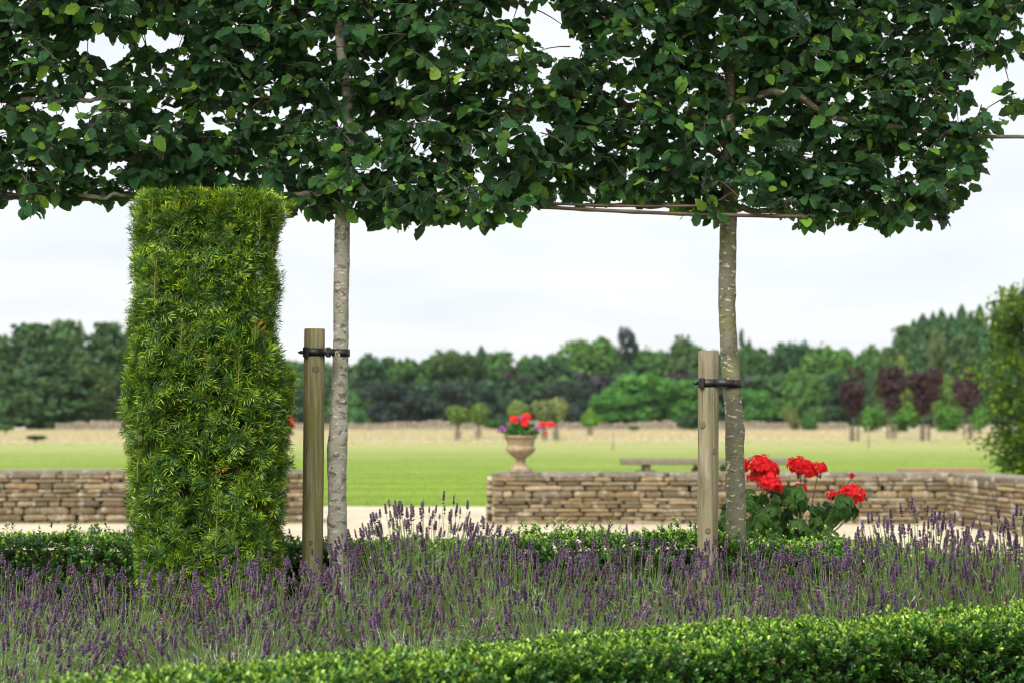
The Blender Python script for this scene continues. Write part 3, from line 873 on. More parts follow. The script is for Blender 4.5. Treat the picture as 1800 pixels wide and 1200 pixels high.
    for (x, y0, y1) in [(270, 545, 455), (470, 480, 395), (452, 420, 358), (505, 740, 650), (417, 690, 610), (378, 965, 870), (262, 390, 345), (318, 620, 560), (363, 655, 625), (236, 850, 770), (445, 600, 560)]:
        gg = Geo(); A = pw(x, y0, YD - .30); B = pw(x + 2, y1, YD - .30)
        lsurf = surf(np.array([(A[2] + B[2]) / 2]), np.array([-math.pi / 2]))[0][0]
        m = 16; Q = A + np.outer(np.linspace(0, 1, m), B - A)
        for q_ in range(m):
            zz = min(Q[q_, 2], ztop - .02); ths = np.linspace(-math.pi, 0, 41); sp, _ = surf(np.full(41, zz), ths)
            Q[q_, 1] = sp[np.argmin(np.abs(sp[:, 0] - Q[q_, 0])), 1] - .012
        V, F = tube(Q - base, np.linspace(.0022, .0012, m), 4); gg.add(V, F, (0.22, 0.20, 0.05))
        k = 46; f = rng.uniform(0, 1, k); T = Q[0] + f[:, None] * (Q[-1] - Q[0]); T[:, 1] = np.interp(f, np.linspace(0, 1, m), Q[:, 1])
        a = rng.uniform(-math.pi, math.pi, k)
        dd = norm(np.stack((np.cos(a) * .9, -np.abs(np.sin(a)) * .6, np.full(k, .75)), 1))
        nd = (np.array([(0, 0, 0), (-.05, .5, .03), (.05, .5, .03), (0, 1, 0)], float), np.array([(0, 2, 1), (1, 2, 3)]), np.ones((4, 3)), np.zeros((4, 2)))
        gg.scatter(nd, frames(dd, np.tile((0, -.5, 1.0), (k, 1))), T - base, np.full(k, .026), np.tile((0.24, 0.31, 0.04), (k, 1)) * rng.uniform(.7, 1.2, (k, 1)))
        link('leader_shoot', gg.mesh('leader_shoot', M['yew'], False), root)
    # woody core seen only as darkness between the sprigs
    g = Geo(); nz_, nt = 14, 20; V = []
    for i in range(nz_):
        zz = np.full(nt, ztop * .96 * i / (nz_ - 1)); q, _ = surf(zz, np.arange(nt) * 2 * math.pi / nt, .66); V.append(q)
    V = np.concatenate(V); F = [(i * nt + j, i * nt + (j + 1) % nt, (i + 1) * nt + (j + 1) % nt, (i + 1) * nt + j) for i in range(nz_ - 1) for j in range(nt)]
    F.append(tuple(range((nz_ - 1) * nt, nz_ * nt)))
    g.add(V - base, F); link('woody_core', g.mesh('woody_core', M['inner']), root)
build_yew()

# ------------------------------------------------------------------ box hedges
def small_leaf(fold=.25, seed=0):
    r = np.random.default_rng(seed)
    V = np.array([(0, 0, 0), (-.25, .45, fold * .25), (-.14, .90, fold * .10 - .03), (.14, .93, fold * .10 - .03), (.25, .48, fold * .25)])
    V[:, :2] += r.uniform(-.025, .025, (5, 2))
    F = np.array([(0, 2, 1), (0, 3, 2), (0, 4, 3)])
    return V, F, np.ones((5, 3)), np.zeros((5, 2))
BOXL = [small_leaf(.3 + .1 * i, i) for i in range(4)]
BOXM = []
for t in BOXL:
    g = Geo(); g.add(*t[:2], t[2], t[3]); BOXM.append(g.mesh('leaf', M['box']))

def hedge(name, label, line, w, h, dens, leaf, nobj, group, rough=.009, hfun=None, pale=1.0, loose=.03):
    """clipped box hedge along the polyline (its middle), shoots of paired leaves over top and both faces"""
    line = np.array(line, float); seg = np.linalg.norm(np.diff(line, axis=0), axis=1); cum = np.concatenate(([0], np.cumsum(seg))); L = cum[-1]
    base = np.array((*line.mean(0), 0)); root = empty(name, tuple(base)); tag(root, label, 'hedge', group)
    def at(s):
        q = np.stack((np.interp(s, cum, line[:, 0]), np.interp(s, cum, line[:, 1])), 1)
        e = .15; q2 = np.stack((np.interp(s + e, cum, line[:, 0]), np.interp(s + e, cum, line[:, 1])), 1); q1 = np.stack((np.interp(s - e, cum, line[:, 0]), np.interp(s - e, cum, line[:, 1])), 1)
        d = norm(q2 - q1); return q, np.stack((d[:, 1], -d[:, 0]), 1)      # right-hand normal (towards the camera when the line runs to +X)
    per = w + 2 * h
    ns = int(L * per * dens)
    s = rng.uniform(0, L, ns); u = rng.uniform(0, per, ns)
    side = np.where(u < h, 1, np.where(u < h + w, 0, -1)); zl = np.where(side == 1, u, np.where(side == -1, u - h - w, h))
    keep = rng.random(ns) < np.where(side == -1, .30, np.where((side == 1) & (zl < h * .5), .40, 1.0))   # thinner low down and at the back
    s, u = s[keep], u[keep]; ns = len(s)
    q, n = at(s)
    H = h + (np.array([hfun(a) for a in q[:, 0]]) if hfun else 0)
    side = np.where(u < h, 1, np.where(u < h + w, 0, -1))
    P = np.zeros((ns, 3)); N = np.zeros((ns, 3))
    lump = rough * (np.sin(s * 9.0 + u * 4) + np.sin(s * 21 + u * 11) * .6 + np.sin(s * 4.1 - u * 7))
    for sd in (1, 0, -1):
        k = side == sd
        if sd == 0:
            off = (u[k] - h) - w / 2; P[k, :2] = q[k] + n[k] * off[:, None]; P[k, 2] = (H if np.ndim(H) == 0 else H[k]) + lump[k] * .7; N[k] = (0, 0, 1)
            edge = np.clip((np.abs(off) / (w / 2) - .8) / .2, 0, 1); P[k, 2] -= edge ** 2 * .03
        else:
            zz = (u[k] if sd == 1 else u[k] - h - w) * ((H if np.ndim(H) == 0 else H[k]) / h)
            P[k, :2] = q[k] + n[k] * (sd * (w / 2 + lump[k]))[:, None]; P[k, 2] = zz; N[k, :2] = n[k] * sd
            edge = np.clip((zz / h - .88) / .12, 0, 1); P[k, :2] -= n[k] * (sd * edge ** 2 * .035)[:, None]
    P -= N * rng.beta(1.0, 2.6, ns)[:, None] * .10
    P += N * np.where(rng.random(ns) < loose, rng.uniform(.0, .022 if loose < .05 else .055, ns), 0)[:, None]
    d = norm(N * .7 + np.array((0, 0, .75)) + rng.normal(0, .42, P.shape))
    SL = rng.uniform(.024, .046, ns)
    x = norm(np.cross(d, rand_unit(ns))); y = np.cross(d, x)
    g = Geo(); AP, AD, AN, AS, AC = [], [], [], [], []
    young = rng.random(ns)
    lit_top = (side == 0) * 1.0
    shoot = rng.uniform(.75, 1.25, ns)
    for lv in range(5):
        f = (lv + .4) / 4.6
        for sg in (-1, 1):
            ax = (x if lv % 2 else y) * sg
            AP.append(P + d * (SL * f)[:, None] - d * (SL * .7)[:, None])
            AD.append(norm(ax * (1 - .45 * f) + d * (.45 + .45 * f) + rng.normal(0, .18, P.shape)))
            AN.append(norm(d * .8 - ax * .45 + rng.normal(0, .2, P.shape) + np.array((0, 0, .3))))
            AS.append(leaf * rng.uniform(.75, 1.2, ns) * (1.08 - .32 * f))
            tipw = np.clip((f - .45) * 1.8, 0, 1) * np.where(young < .12 + .68 * lit_top, 1.0, .10)  # new growth at tips; lit top and darker sides also put into colour
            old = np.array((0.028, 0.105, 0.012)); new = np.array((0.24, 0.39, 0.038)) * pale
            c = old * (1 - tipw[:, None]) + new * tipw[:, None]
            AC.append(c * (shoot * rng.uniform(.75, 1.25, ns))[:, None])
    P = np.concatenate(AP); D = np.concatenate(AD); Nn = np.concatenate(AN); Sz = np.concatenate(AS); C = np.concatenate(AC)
    dry = rng.random(len(P)) < .012
    C[dry] = np.array((0.24, 0.15, 0.06)) * rng.uniform(.6, 1.2, (dry.sum(), 1))
    Rm = frames(D, Nn); var = rng.integers(0, len(BOXL), len(P))
    top = np.array([], int)
    if nobj:
        px = 900 + FPX * P[:, 0] / P[:, 1]; py = 733 - FPX * (P[:, 2] - EYE) / P[:, 1]
        score = Sz / P[:, 1] * (.3 + np.abs(Rm[:, 1, 2])); score[(px < 0) | (px > 1800) | (py > 1200)] = 0
        # only shoots near the outer surface count as seen
        sidx = np.tile(side, 10); dist = np.tile(np.arange(ns), 10)
        outer = np.tile((rng.random(ns) < .6), 10); score *= outer
        lv_i = np.repeat(np.arange(10), ns); score[lv_i < 4] = 0; score[sidx == -1] = 0
        top = np.argsort(-score)[:nobj]
    rest = np.setdiff1d(np.arange(len(P)), top)
    for v in range(len(BOXL)):
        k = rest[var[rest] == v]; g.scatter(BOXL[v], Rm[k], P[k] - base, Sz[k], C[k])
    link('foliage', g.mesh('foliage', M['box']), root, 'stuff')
    for i in top:
        o = bpy.data.objects.new('leaf', BOXM[int(var[i])]); o.parent = root
        o.matrix_basis = Matrix.Translation(Vector(P[i] - base)) @ Matrix([list(Rm[i][r]) for r in range(3)]).to_4x4() @ Matrix.Scale(float(Sz[i]), 4)
        o.color = (*[float(c) for c in C[i]], 1); COL.objects.link(o)
    # woody inside
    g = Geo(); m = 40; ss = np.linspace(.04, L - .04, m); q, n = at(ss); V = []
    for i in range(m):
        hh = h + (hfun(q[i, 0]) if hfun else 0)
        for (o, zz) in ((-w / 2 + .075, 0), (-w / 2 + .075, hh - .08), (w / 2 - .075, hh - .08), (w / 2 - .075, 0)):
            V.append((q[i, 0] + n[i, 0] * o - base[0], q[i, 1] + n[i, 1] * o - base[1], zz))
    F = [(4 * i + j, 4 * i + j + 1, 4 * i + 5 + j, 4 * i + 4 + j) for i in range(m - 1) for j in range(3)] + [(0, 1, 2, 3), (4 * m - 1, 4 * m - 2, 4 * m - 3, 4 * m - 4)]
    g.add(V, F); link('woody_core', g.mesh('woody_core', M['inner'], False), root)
    return root

fb = np.array([(-1.95, 3.85), (-1.22, 4.62), (-.6, 5.12), (0, 5.58), (.85, 6.10), (1.76, 6.62), (2.6, 7.05)])
fd = norm(np.gradient(fb, axis=0)); fmid = fb + np.stack((fd[:, 1], -fd[:, 0]), 1) * .25
hedge('box_hedge', 'low clipped box hedge running diagonally across the front of the lavender', fmid, .50, .615, 2900, .0205, 300, 'clipped box hedges')
hedge('box_hedge', 'low clipped box hedge behind the lavender, along the gravel', [(-3.1, 8.72), (-1.2, 8.72), (0, 8.74), (.9, 8.74), (1.35, 8.62), (1.8, 8.2), (2.35, 7.6)], .42, .705, 1900, .0205, 0, 'clipped box hedges',
      hfun=lambda x: .02 * math.sin(x * 2.1) - .04 * max(0, min(1, (x - .9) / 1.2)), rough=.014, loose=.13, pale=1.3)

# ------------------------------------------------------------------ lavender
def lav_spike(seed, faded=0.0):
    r = np.random.default_rng(seed); V, F, C = [], [], []
    L = r.uniform(.026, .050); nw = int(L / .0066) + 1
    zs = list(np.linspace(0, L, nw));
    if r.random() < .6: zs = [-r.uniform(.012, .022)] + zs
    purple = np.array((0.074, 0.048, 0.094)); grey = np.array((0.22, 0.155, 0.165)); bright = np.array((0.13, 0.075, 0.26))
    for wi, z in enumerate(zs):
        f = max(0, z / L); rad = .0092 * (1.0 - .42 * f) * r.uniform(.7, 1.25)
        nf = 8 if f < .7 else 6
        a0 = r.uniform(0, 6)
        for j in range(nf):
            a = a0 + 2 * math.pi * j / nf + r.normal(0, .15); d = np.array((math.cos(a), math.sin(a), 0)); s = np.array((-math.sin(a), math.cos(a), 0))
            q_ = np.clip(faded + r.normal(.12, .22), 0, 1); c = purple * (1 - q_) + grey * q_; c = c * r.uniform(.5, 1.5)
            if r.random() < .05: c = bright
            k = len(V); b = np.array((0, 0, z)) + d * .001; tip = b + d * rad + np.array((0, 0, .0085 * r.uniform(.7, 1.3)))
            m = (b + tip) / 2
            V.extend([b, m + s * .0031, m - s * .0031, m + np.array((0, 0, .003)) - d * .0012, tip]); C.extend([c * .75, c, c, c * 1.15, c * 1.25])
            F.extend([(k, k + 1, k + 2), (k + 2, k + 1, k + 4), (k, k + 3, k + 1), (k + 1, k + 3, k + 4), (k + 3, k, k + 2), (k + 3, k + 2, k + 4)])
    return np.array(V), np.array(F), np.array(C), np.zeros((len(V), 2))
SPIKES = [lav_spike(i, [0, 0, .15, .0, .35, .1, .75, .5][i % 8]) for i in range(16)]
SPIKEM = []
for t in SPIKES:
    g = Geo(); g.add(*t[:2], t[2], t[3]); SPIKEM.append(g.mesh('flower_spike', M['lavflower']))
LAVLEAF = (np.array([(0, 0, 0), (-.03, .5, .02), (.03, .5, .02), (0, 1, -.08)]), np.array([(0, 2, 1), (1, 2, 3)]), np.ones((4, 3)), np.zeros((4, 2)))

def lavender(label, x, y, rad, hgt, nspike, nleaf=2600, faded=0.15, lean=0.0):
    base = np.array((x, y, 0.0)); root = empty('lavender_bush', (x, y, 0)); tag(root, label, 'lavender', 'lavender bushes in the bed')
    st = Geo()
    for i in range(nspike):
        rr = rad * math.sqrt(rng.uniform(0, 1)); a = rng.uniform(0, 2 * math.pi); f = rr / rad
        tip = np.array((rr * math.cos(a) + lean * .1, rr * math.sin(a), hgt * (1 - .22 * f * f) * (.74 + .29 * rng.uniform(0, 1) ** (.6 if hgt > .85 else 1.0))))
        root_p = np.array((tip[0] * .42, tip[1] * .42, .10))
        m = 4; t = np.linspace(0, 1, m)[:, None]
        mid = (root_p + tip) / 2 + np.array((tip[0] * -.10, tip[1] * -.10, .02)) + rng.normal(0, .012, 3)
        path = (1 - t) ** 2 * root_p + 2 * t * (1 - t) * mid + t ** 2 * tip
        V, F = tube(path, np.linspace(.0019, .0011, m), 3, False)
        c = np.array((0.18, 0.27, 0.075)) * rng.uniform(.7, 1.3)
        st.add(V, F, c)
        d = norm(norm(path[-1] - path[-2]) + np.array((0, 0, .75)) + rng.normal(0, .16, 3))
        v = int(rng.choice(len(SPIKES)))
        if rng.random() > faded and v % 8 in (6, 7): v = int(rng.choice([0, 1, 2, 3, 8, 9, 10, 11]))
        o = bpy.data.objects.new('flower_spike', SPIKEM[v]); o.parent = root
        q = Vector(d).to_track_quat('Z', 'Y'); s = rng.uniform(.60, .95)
        o.matrix_basis = Matrix.Translation(Vector(tip)) @ q.to_matrix().to_4x4() @ Matrix.Rotation(rng.uniform(0, 6.28), 4, 'Z') @ Matrix.Diagonal((s * 1.08, s * 1.08, s, 1))
        b = rng.uniform(.75, 1.45); w_ = rng.uniform(.92, 1.12); o.color = (b * w_, b, b / w_, 1)
        COL.objects.link(o)
    for i in range(330):
        rr = rad * math.sqrt(rng.uniform(0, 1)); a = rng.uniform(0, 2 * math.pi); zt = hgt * rng.uniform(.55, .88) * (1 - .25 * (rr / rad) ** 2)
        tip = np.array((rr * math.cos(a), rr * math.sin(a), zt)); p0 = np.array((tip[0] * .5, tip[1] * .5, .10))
        V, F = tube([p0, (p0 + tip) / 2 + np.array((-tip[0] * .1, -tip[1] * .1, .02)), tip], [.0019, .0016, .0010], 3, False)
        st.add(V, F, np.array((0.17, 0.26, 0.085)) * rng.uniform(.7, 1.4))
    link('stems', st.mesh('stems', M['lavleaf']), root, 'stuff')
    n = nleaf
    rr = rad * np.sqrt(rng.uniform(0, 1, n)); a = rng.uniform(0, 2 * math.pi, n)
    zmax = hgt * .80 * (1 - .35 * (rr / rad) ** 2); z = zmax * rng.beta(2.4, 1.3, n)
    P = np.stack((rr * np.cos(a), rr * np.sin(a), z), 1)
    out = np.stack((np.cos(a), np.sin(a), np.zeros(n)), 1)
    d = norm(out * .35 + np.array((0, 0, .75)) + rng.normal(0, .55, (n, 3)))
    C = np.array((0.285, 0.350, 0.235)) * rng.uniform(.4, 1.75, (n, 1))
    w = rng.random(n) < .25; C[w] = np.array((0.145, 0.23, 0.07)) * rng.uniform(.7, 1.2, (w.sum(), 1))
    w = rng.random(n) < .08; C[w] = np.array((0.46, 0.47, 0.36)) * rng.uniform(.7, 1.2, (w.sum(), 1))
    g = Geo(); g.scatter(LAVLEAF, frames(d, norm(out + rng.normal(0, .5, (n, 3)))), P, rng.uniform(.022, .052, n), C)
    link('foliage', g.mesh('foliage', M['lavleaf'], False), root, 'stuff')

LAV = [
 ('tall thin lavender between the pale trunk and the middle of the bed', -.36, 8.04, .40, .89, 120, .05),
 ('dense purple lavender in the far left corner of the bed', -1.95, 7.55, .44, .66, 130, .1),
 ('purple lavender in front of the left side of the yew column', -1.45, 7.15, .40, .69, 110, .2),
 ('faded lavender in front of the right side of the yew column', -.98, 7.30, .36, .71, 130, .45),
 ('lavender flowering round the foot of the greenish stake and pale trunk', -.62, 7.55, .34, .73, 110, .15),
 ('dark purple lavender in the middle of the bed', .02, 7.60, .40, .76, 125, .1),
 ('lavender left of the grey knotted stake', .48, 7.75, .38, .77, 105, .15),
 ('faded lavender round the foot of the grey knotted stake', .90, 7.75, .36, .73, 120, .5),
 ('lavender below the red geraniums', 1.27, 7.62, .34, .74, 110, .2),
 ('tall deep purple lavender below the corner of the stone wall', 1.60, 7.62, .34, .87, 130, .0),
 ('tall purple lavender at the right picture edge', 1.96, 7.42, .34, .86, 120, .0),
 ('purple lavender at the bottom left picture edge', -1.72, 6.35, .42, .66, 95, .1),
 ('greenish lavender with few flowers, nearest the left end of the front hedge', -1.32, 5.72, .38, .56, 30, .3),
 ('half faded lavender below the yew column, behind the front hedge', -.95, 6.45, .38, .62, 55, .35),
 ('greenish lavender in front of the dark purple middle one', -.35, 6.75, .40, .63, 50, .2),
 ('grey green lavender behind the middle of the front hedge', .22, 6.95, .36, .63, 40, .2),
 ('faded grey lavender in front of the grey knotted stake', .75, 7.12, .34, .63, 55, .6),
 ('silvery green lavender with few flowers, near the right end of the front hedge', 1.30, 7.22, .34, .64, 22, .3),
 ('silvery green lavender at the right edge behind the front hedge', 1.75, 7.28, .30, .62, 16, .2)]
for (lab, x, y, rad, h, ns, fd_) in LAV: lavender(lab, x, y, rad, h, min(300, int(ns * 1.95) + 14), 7500, fd_)

# ------------------------------------------------------------------ geranium in its stone pot
PD = 9.55
pot_c = pw(1410, 733, PD); pot_c[2] = 0
pot = empty('stone_planter', tuple(pot_c)); tag(pot, 'round weathered stone planter behind the hedge, holding red geraniums', 'planter')
V, F = lathe([(.13, .008), (.15, .03), (.15, .10), (.11, .16), (.12, .30), (.17, .44), (.205, .56), (.21, .60), (.205, .61)], 36)
g = Geo(); g.add(V, F); link('bowl', g.mesh('bowl', M['potstone']), pot)
V, F = lathe([(.195, .602), (.232, .606), (.238, .622), (.236, .648), (.226, .655), (.195, .655), (.19, .62)], 36)
g = Geo(); g.add(V, F[:-2]); link('rim', g.mesh('rim', M['potstone']), pot)
V, F = lathe([(.192, .625), (.1, .640), (.02, .642)], 24)
g = Geo(); g.add(V, F); link('potting_soil', g.mesh('potting_soil', M['soil']), pot)

def gera_leaf(seed):
    r = np.random.default_rng(seed); n = 16
    V = [(0, .0, 0)]; C = [(0.030, 0.085, 0.022)]
    zone = np.array((0.028, 0.060, 0.024)); rim = np.array((0.050, 0.165, 0.022))
    a = np.linspace(R(-250), R(70), n)
    for k, (rad, c, z) in enumerate(((.30, rim * .9, .03), (.46, zone, .05), (.62, rim, .0))):
        for j in range(n):
            sc = 1 + (.09 * math.cos(j * math.pi) if k == 2 else 0) + r.normal(0, .02)
            V.append((rad * sc * math.cos(a[j]), .1 + rad * sc * math.sin(a[j]), z + .07 * math.sin(a[j] * 3.5 + seed) * (k + 1) / 2 - .10 * (k == 2))); C.append(c)
    F = [(0, 1 + j, 2 + j) for j in range(n - 1)]
    for k in range(2):
        for j in range(n - 1):
            p = 1 + k * n + j
            F += [(p, p + n, p + n + 1), (p, p + n + 1, p + 1)]
    F = [(x, y, z) for x, y, z in F]
    return np.array(V, float), np.array(F), np.array(C, float), np.zeros((len(V), 2))
GL = [gera_leaf(i) for i in range(4)]
GLM = []
for t in GL:
    g = Geo(); g.add(*t[:2], t[2], t[3]); GLM.append(g.mesh('leaf', M['geraleaf']))

def flower_head(seed, n=46, rad=.062, col=(0.92, 0.018, 0.026)):
    """dome of five-petalled florets"""
    r = np.random.default_rng(seed); g = Geo()
    i = np.arange(n) + .5; ph = np.arccos(1 - 1.35 * i / n); th = math.pi * (1 + 5 ** .5) * i
    Nn = np.stack((np.sin(ph) * np.cos(th), np.sin(ph) * np.sin(th), np.cos(ph)), 1) + r.normal(0, .12, (n, 3)); Nn = norm(Nn)
    P = Nn * rad * r.uniform(.68, 1.08, (n, 1)) * np.array((1, 1, .72)) * (1 + .14 * np.sin(th * 3 + seed))[:, None]
    x = norm(np.cross(Nn, rand_unit(n))); y = np.cross(Nn, x)
    pet = (np.array([(0, 0, 0), (-.42, .55, .12), (0, .62, .05), (.42, .55, .12), (-.3, .98, .10), (.3, .98, .10)]), np.array([(0, 2, 1), (0, 3, 2), (1, 2, 4), (2, 5, 4), (2, 3, 5)]), np.ones((6, 3)), np.zeros((6, 2)))
    for k in range(5):
        a = 2 * math.pi * k / 5
        d = norm(x * math.cos(a) + y * math.sin(a) + Nn * .22 + r.normal(0, .12, (n, 3)))
        c = np.array(col) * r.uniform(.62, 1.2, (n, 1)); c[:, 1:] += r.uniform(0, .03, (n, 1)) * (np.array(col)[0] > .5)
        g.scatter(pet, frames(d, Nn), P, r.uniform(.015, .024, n) * (rad / .062) ** .5, c)
    # green pedicels under the dome
    for k in range(14):
        q = P[k * n // 14]; V, F = tube([(0, 0, -rad * .9), q * .5 + np.array((0, 0, -rad * .3)), q], .0012, 3, False); g.add(V, F, (0.10, 0.14, 0.05))
    return g.mesh('flower_head', M['petal'], False)

gr = empty('geranium', (pot_c[0], pot_c[1], .64)); tag(gr, 'red flowering geranium spilling out of the stone planter', 'plant', 'red geraniums')
gb = np.array((pot_c[0], pot_c[1], .64))
stems = Geo()
GP = []
nleaf = 130
for i in range(nleaf):
    for _ in range(60):
        px, py = rng.uniform(1268, 1505), rng.uniform(845, 945)
        top = interp(px, [(1268, 905), (1300, 868), (1350, 862), (1400, 858), (1440, 880), (1465, 868), (1500, 880), (1512, 905)])
        bot = interp(px, [(1268, 935), (1330, 945), (1420, 945), (1460, 932), (1505, 900)])
        if top < py < bot: break
    dy = rng.uniform(-.24, .18)
    c = pw(px, py, PD + dy) - gb
    GP.append(c)
    o = bpy.data.objects.new('leaf', GLM[i % 4]); o.parent = gr
    out = norm(c * np.array((1, 1, .3)) + np.array((0, -.05, 0)))
    nn = norm(out * .6 + np.array((0, -.35, .55)) + rng.normal(0, .42, 3)); dd = norm(np.array((rng.normal(0, .6), -.2, -.8)) + rng.normal(0, .3, 3))
    Rm = frames(dd[None], nn[None])[0]; s = rng.uniform(.042, .088)
    o.matrix_basis = Matrix.Translation(Vector(c)) @ Matrix([list(Rm[k]) for k in range(3)]).to_4x4() @ Matrix.Scale(float(s), 4)
    b = rng.uniform(.5, 1.2); o.color = (b * rng.uniform(.9, 1.4), b, b * .9, 1); COL.objects.link(o)
    V, F = tube([(c[0] * .25, c[1] * .25, -.02), (c[0] * .7, c[1] * .7, c[2] * .5 - .01), c], [.003, .002, .0016], 4, False); stems.add(V, F, (0.075, 0.12, 0.035))
HEADS = [(1340, 824, .078, -.05), (1354, 851, .060, -.18), (1407, 822, .066, 0), (1437, 826, .052, .03), (1404, 860, .036, .05), (1497, 870, .064, -.08), (1464, 870, .030, .02), (1498, 836, .017, -.08), (1330, 836, .045, .02)]
for i, (px, py, rd, dy) in enumerate(HEADS):
    rd = max(.012, rd - .003)
    c = pw(px, py, PD + dy) - gb
    o = link('flower_head', flower_head(50 + i, max(8, int(74 * (rd / .07) ** 1.5)), rd), gr, loc=tuple(c))
    o.rotation_euler = (rng.uniform(.1, .5), rng.uniform(-.3, .3), rng.uniform(0, 6))
    p0 = np.array((c[0] * .3, c[1] * .3, 0)); e = c - np.array((0, 0, rd * .6))
    V, F = tube([p0, (p0 + e) / 2 + np.array((0, 0, .03)), e], [.004, .003, .0022], 5, False); stems.add(V, F, (0.11, 0.16, 0.06))
link('stems', stems.mesh('stems', M['geraleaf']), gr)
g = Geo()
for (px, py) in [(1386, 848), (1497, 851), (1340, 866)]:
    c = pw(px, py, PD - .06) - gb
    for k in range(9):
        d = rand_unit(1)[0]; V, F = tube([c, c + d * .006, c + d * .012], [.002, .0038, .001], 5); g.add(V, F, (0.12, 0.17, 0.06))
link('flower_buds', g.mesh('flower_buds', M['geraleaf']), gr)

# ------------------------------------------------------------------ urns on the wall ends
def urn(label, px, d, z0, sc=1.0):
    c = pw(px, 733, d); c[2] = z0
    e = empty('stone_urn', tuple(c)); tag(e, label, 'urn', 'stone urns on the wall ends')
    def part(name, prof, n=40, flute=0):
        V, F = lathe([(r * sc, z * sc) for r, z in prof], n)
        if flute:
            a = np.arctan2(V[:, 1], V[:, 0]); k = 1 + .035 * np.abs(np.sin(a * 8)) * np.exp(-((V[:, 2] / sc - .25) / .05) ** 2); V[:, :2] *= k[:, None]
        g = Geo(); g.add(V, F); link(name, g.mesh(name, M['urnstone']), e)
    V, F = box(-.145 * sc, .145 * sc, -.145 * sc, .145 * sc, 0, .025 * sc); g = Geo(); g.add(V, F); link('plinth', g.mesh('plinth', M['urnstone'], False), e)
    part('foot', [(.135, .0255), (.135, .04), (.115, .05), (.10, .058), (.07, .085), (.055, .11), (.052, .125), (.064, .132), (.064, .142), (.05, .15)])
    part('bowl', [(.05, .151), (.075, .165), (.12, .20), (.158, .235), (.174, .265), (.172, .29), (.152, .305), (.155, .315), (.165, .35), (.175, .385), (.178, .395)], flute=1)
    part('rim', [(.17, .3955), (.192, .398), (.20, .408), (.20, .42), (.188, .428), (.16, .43)])
    return c
COPE_T = WH + .05
URN_D = WD + .21
u1 = urn('tawny stone urn on the end of the right garden wall, with mixed flowers', 915, URN_D, COPE_T + .002)
u2 = urn('stone urn mostly hidden behind the yew column, on the left wall end', 484, URN_D + .15, WHL + .052)

def urn_plant(label, c, seed, stray, petunias=True):
    base = np.array((c[0], c[1], c[2] + .425)); e = empty('urn_flowers', tuple(base)); tag(e, label, 'plant', 'flowers in the stone urns')
    r = np.random.default_rng(seed); g = Geo(); n = 420
    d = rand_unit(n); d[:, 2] = np.abs(d[:, 2]); P = d * np.array((.20, .19, .135)) * r.uniform(.45, 1, (n, 1)) + np.array((0, 0, -.005))
    g.scatter(BOXL[1], frames(norm(d + r.normal(0, .5, (n, 3))), norm(d + np.array((0, 0, .6)))), P, r.uniform(.04, .07, n), np.array((0.05, 0.14, 0.028)) * r.uniform(.6, 1.5, (n, 1)))
    link('foliage', g.mesh('foliage', M['geraleaf']), e, 'stuff')
    st = Geo()
    heads = [(-.075, -.05, .185, .055), (.075, -.02, .215, .055), (.055, -.10, .135, .042), (.02, .06, .17, .04)] + stray
    for k, (x, y, z, rd) in enumerate(heads):
        link('flower_head', flower_head(seed + k, 30, rd), e, loc=(x, y, z))
        V, F = tube([(x * .3, y * .3, 0), (x * .8, y * .8, z * .6), (x, y, z - rd * .5)], .003, 4, False); st.add(V, F, (0.09, 0.15, 0.05))
    link('stems', st.mesh('stems', M['geraleaf']), e)
    for k, (x, y, z, rd) in enumerate([(-.20, -.05, .085, .045), (-.235, -.02, .055, .035), (.205, -.05, .08, .045), (.0, -.06, .2, .03)] if petunias else []):
        link('petunia', flower_head(seed + 20 + k, 12, rd, (0.36, 0.10, 0.42)), e, loc=(x, y, z))
urn_plant('red and purple flowers growing in the urn on the right wall end', u1, 70, [(.265, .03, .125, .042), (.36, .05, .125, .042), (.30, .02, .04, .018)])
urn_plant('orange red flowers peeping out beside the yew column', u2, 90, [(.165, -.05, .16, .05), (.19, -.02, .09, .04)], False)

# ------------------------------------------------------------------ timber table behind the wall
TD = 28.0
tl, tr_ = pw(1092, 805, TD), pw(1402, 805, TD)
tcx = (tl[0] + tr_[0]) / 2; tz = tl[2]; tlen = tr_[0] - tl[0]
tb = empty('timber_table', (tcx, TD, 0)); tag(tb, 'long low weathered timber table on the lawn behind the wall', 'table')
for k in range(5):
    o = link('plank', bevel_box_mesh('plank', tlen + rng.uniform(-.03, .03), .148, .085, .01, M['plank'], .002, k), tb, loc=(rng.uniform(-.02, .02), -.31 + k * .155, tz - .0425))
for sx in (-1, 1):
    link('cross_beam', bevel_box_mesh('cross_beam', .09, .66, .09, .008, M['plank'], .002, 7), tb, loc=(sx * (tlen / 2 - .36), 0, tz - .132))
    for sy in (-1, 1):
        o = link('leg', bevel_box_mesh('leg', .30, .09, tz - .18, .01, M['plank'], .003, 9), tb, loc=(sx * (tlen / 2 - .36), sy * .22, (tz - .18) / 2))
for sx in (-1, 1):
    L = math.hypot(.30, tz - .16)
    o = link('brace', bevel_box_mesh('brace', L, .09, .09, .008, M['plank'], .002, 5), tb, loc=(sx * .32, 0, (tz - .06) / 2))
    o.rotation_euler = (0, sx * math.atan2(tz - .16, .30), 0)
o = link('wall_top_slab', bevel_box_mesh('wall_top_slab', 1.05, .16, .12, .012, M['slab_brown'], .006, 3), None, loc=(5.15, 23.65, .58))  # stands for a further wall's top; timber shape and blocks are made up
bl = pw(1655, 733, 23.65)
o.location = (float(bl[0]), 23.65, .575)
tag(o, 'brown wall-top beam lying on blocks behind the corner of the wall', 'slab')
for k, sx in enumerate((-.35, .35)):
    b = link('support_block', bevel_box_mesh('support_block', .16, .15, .512, .02, M['potstone'], .005, 11 + k), o, loc=(sx, 0, -.319))

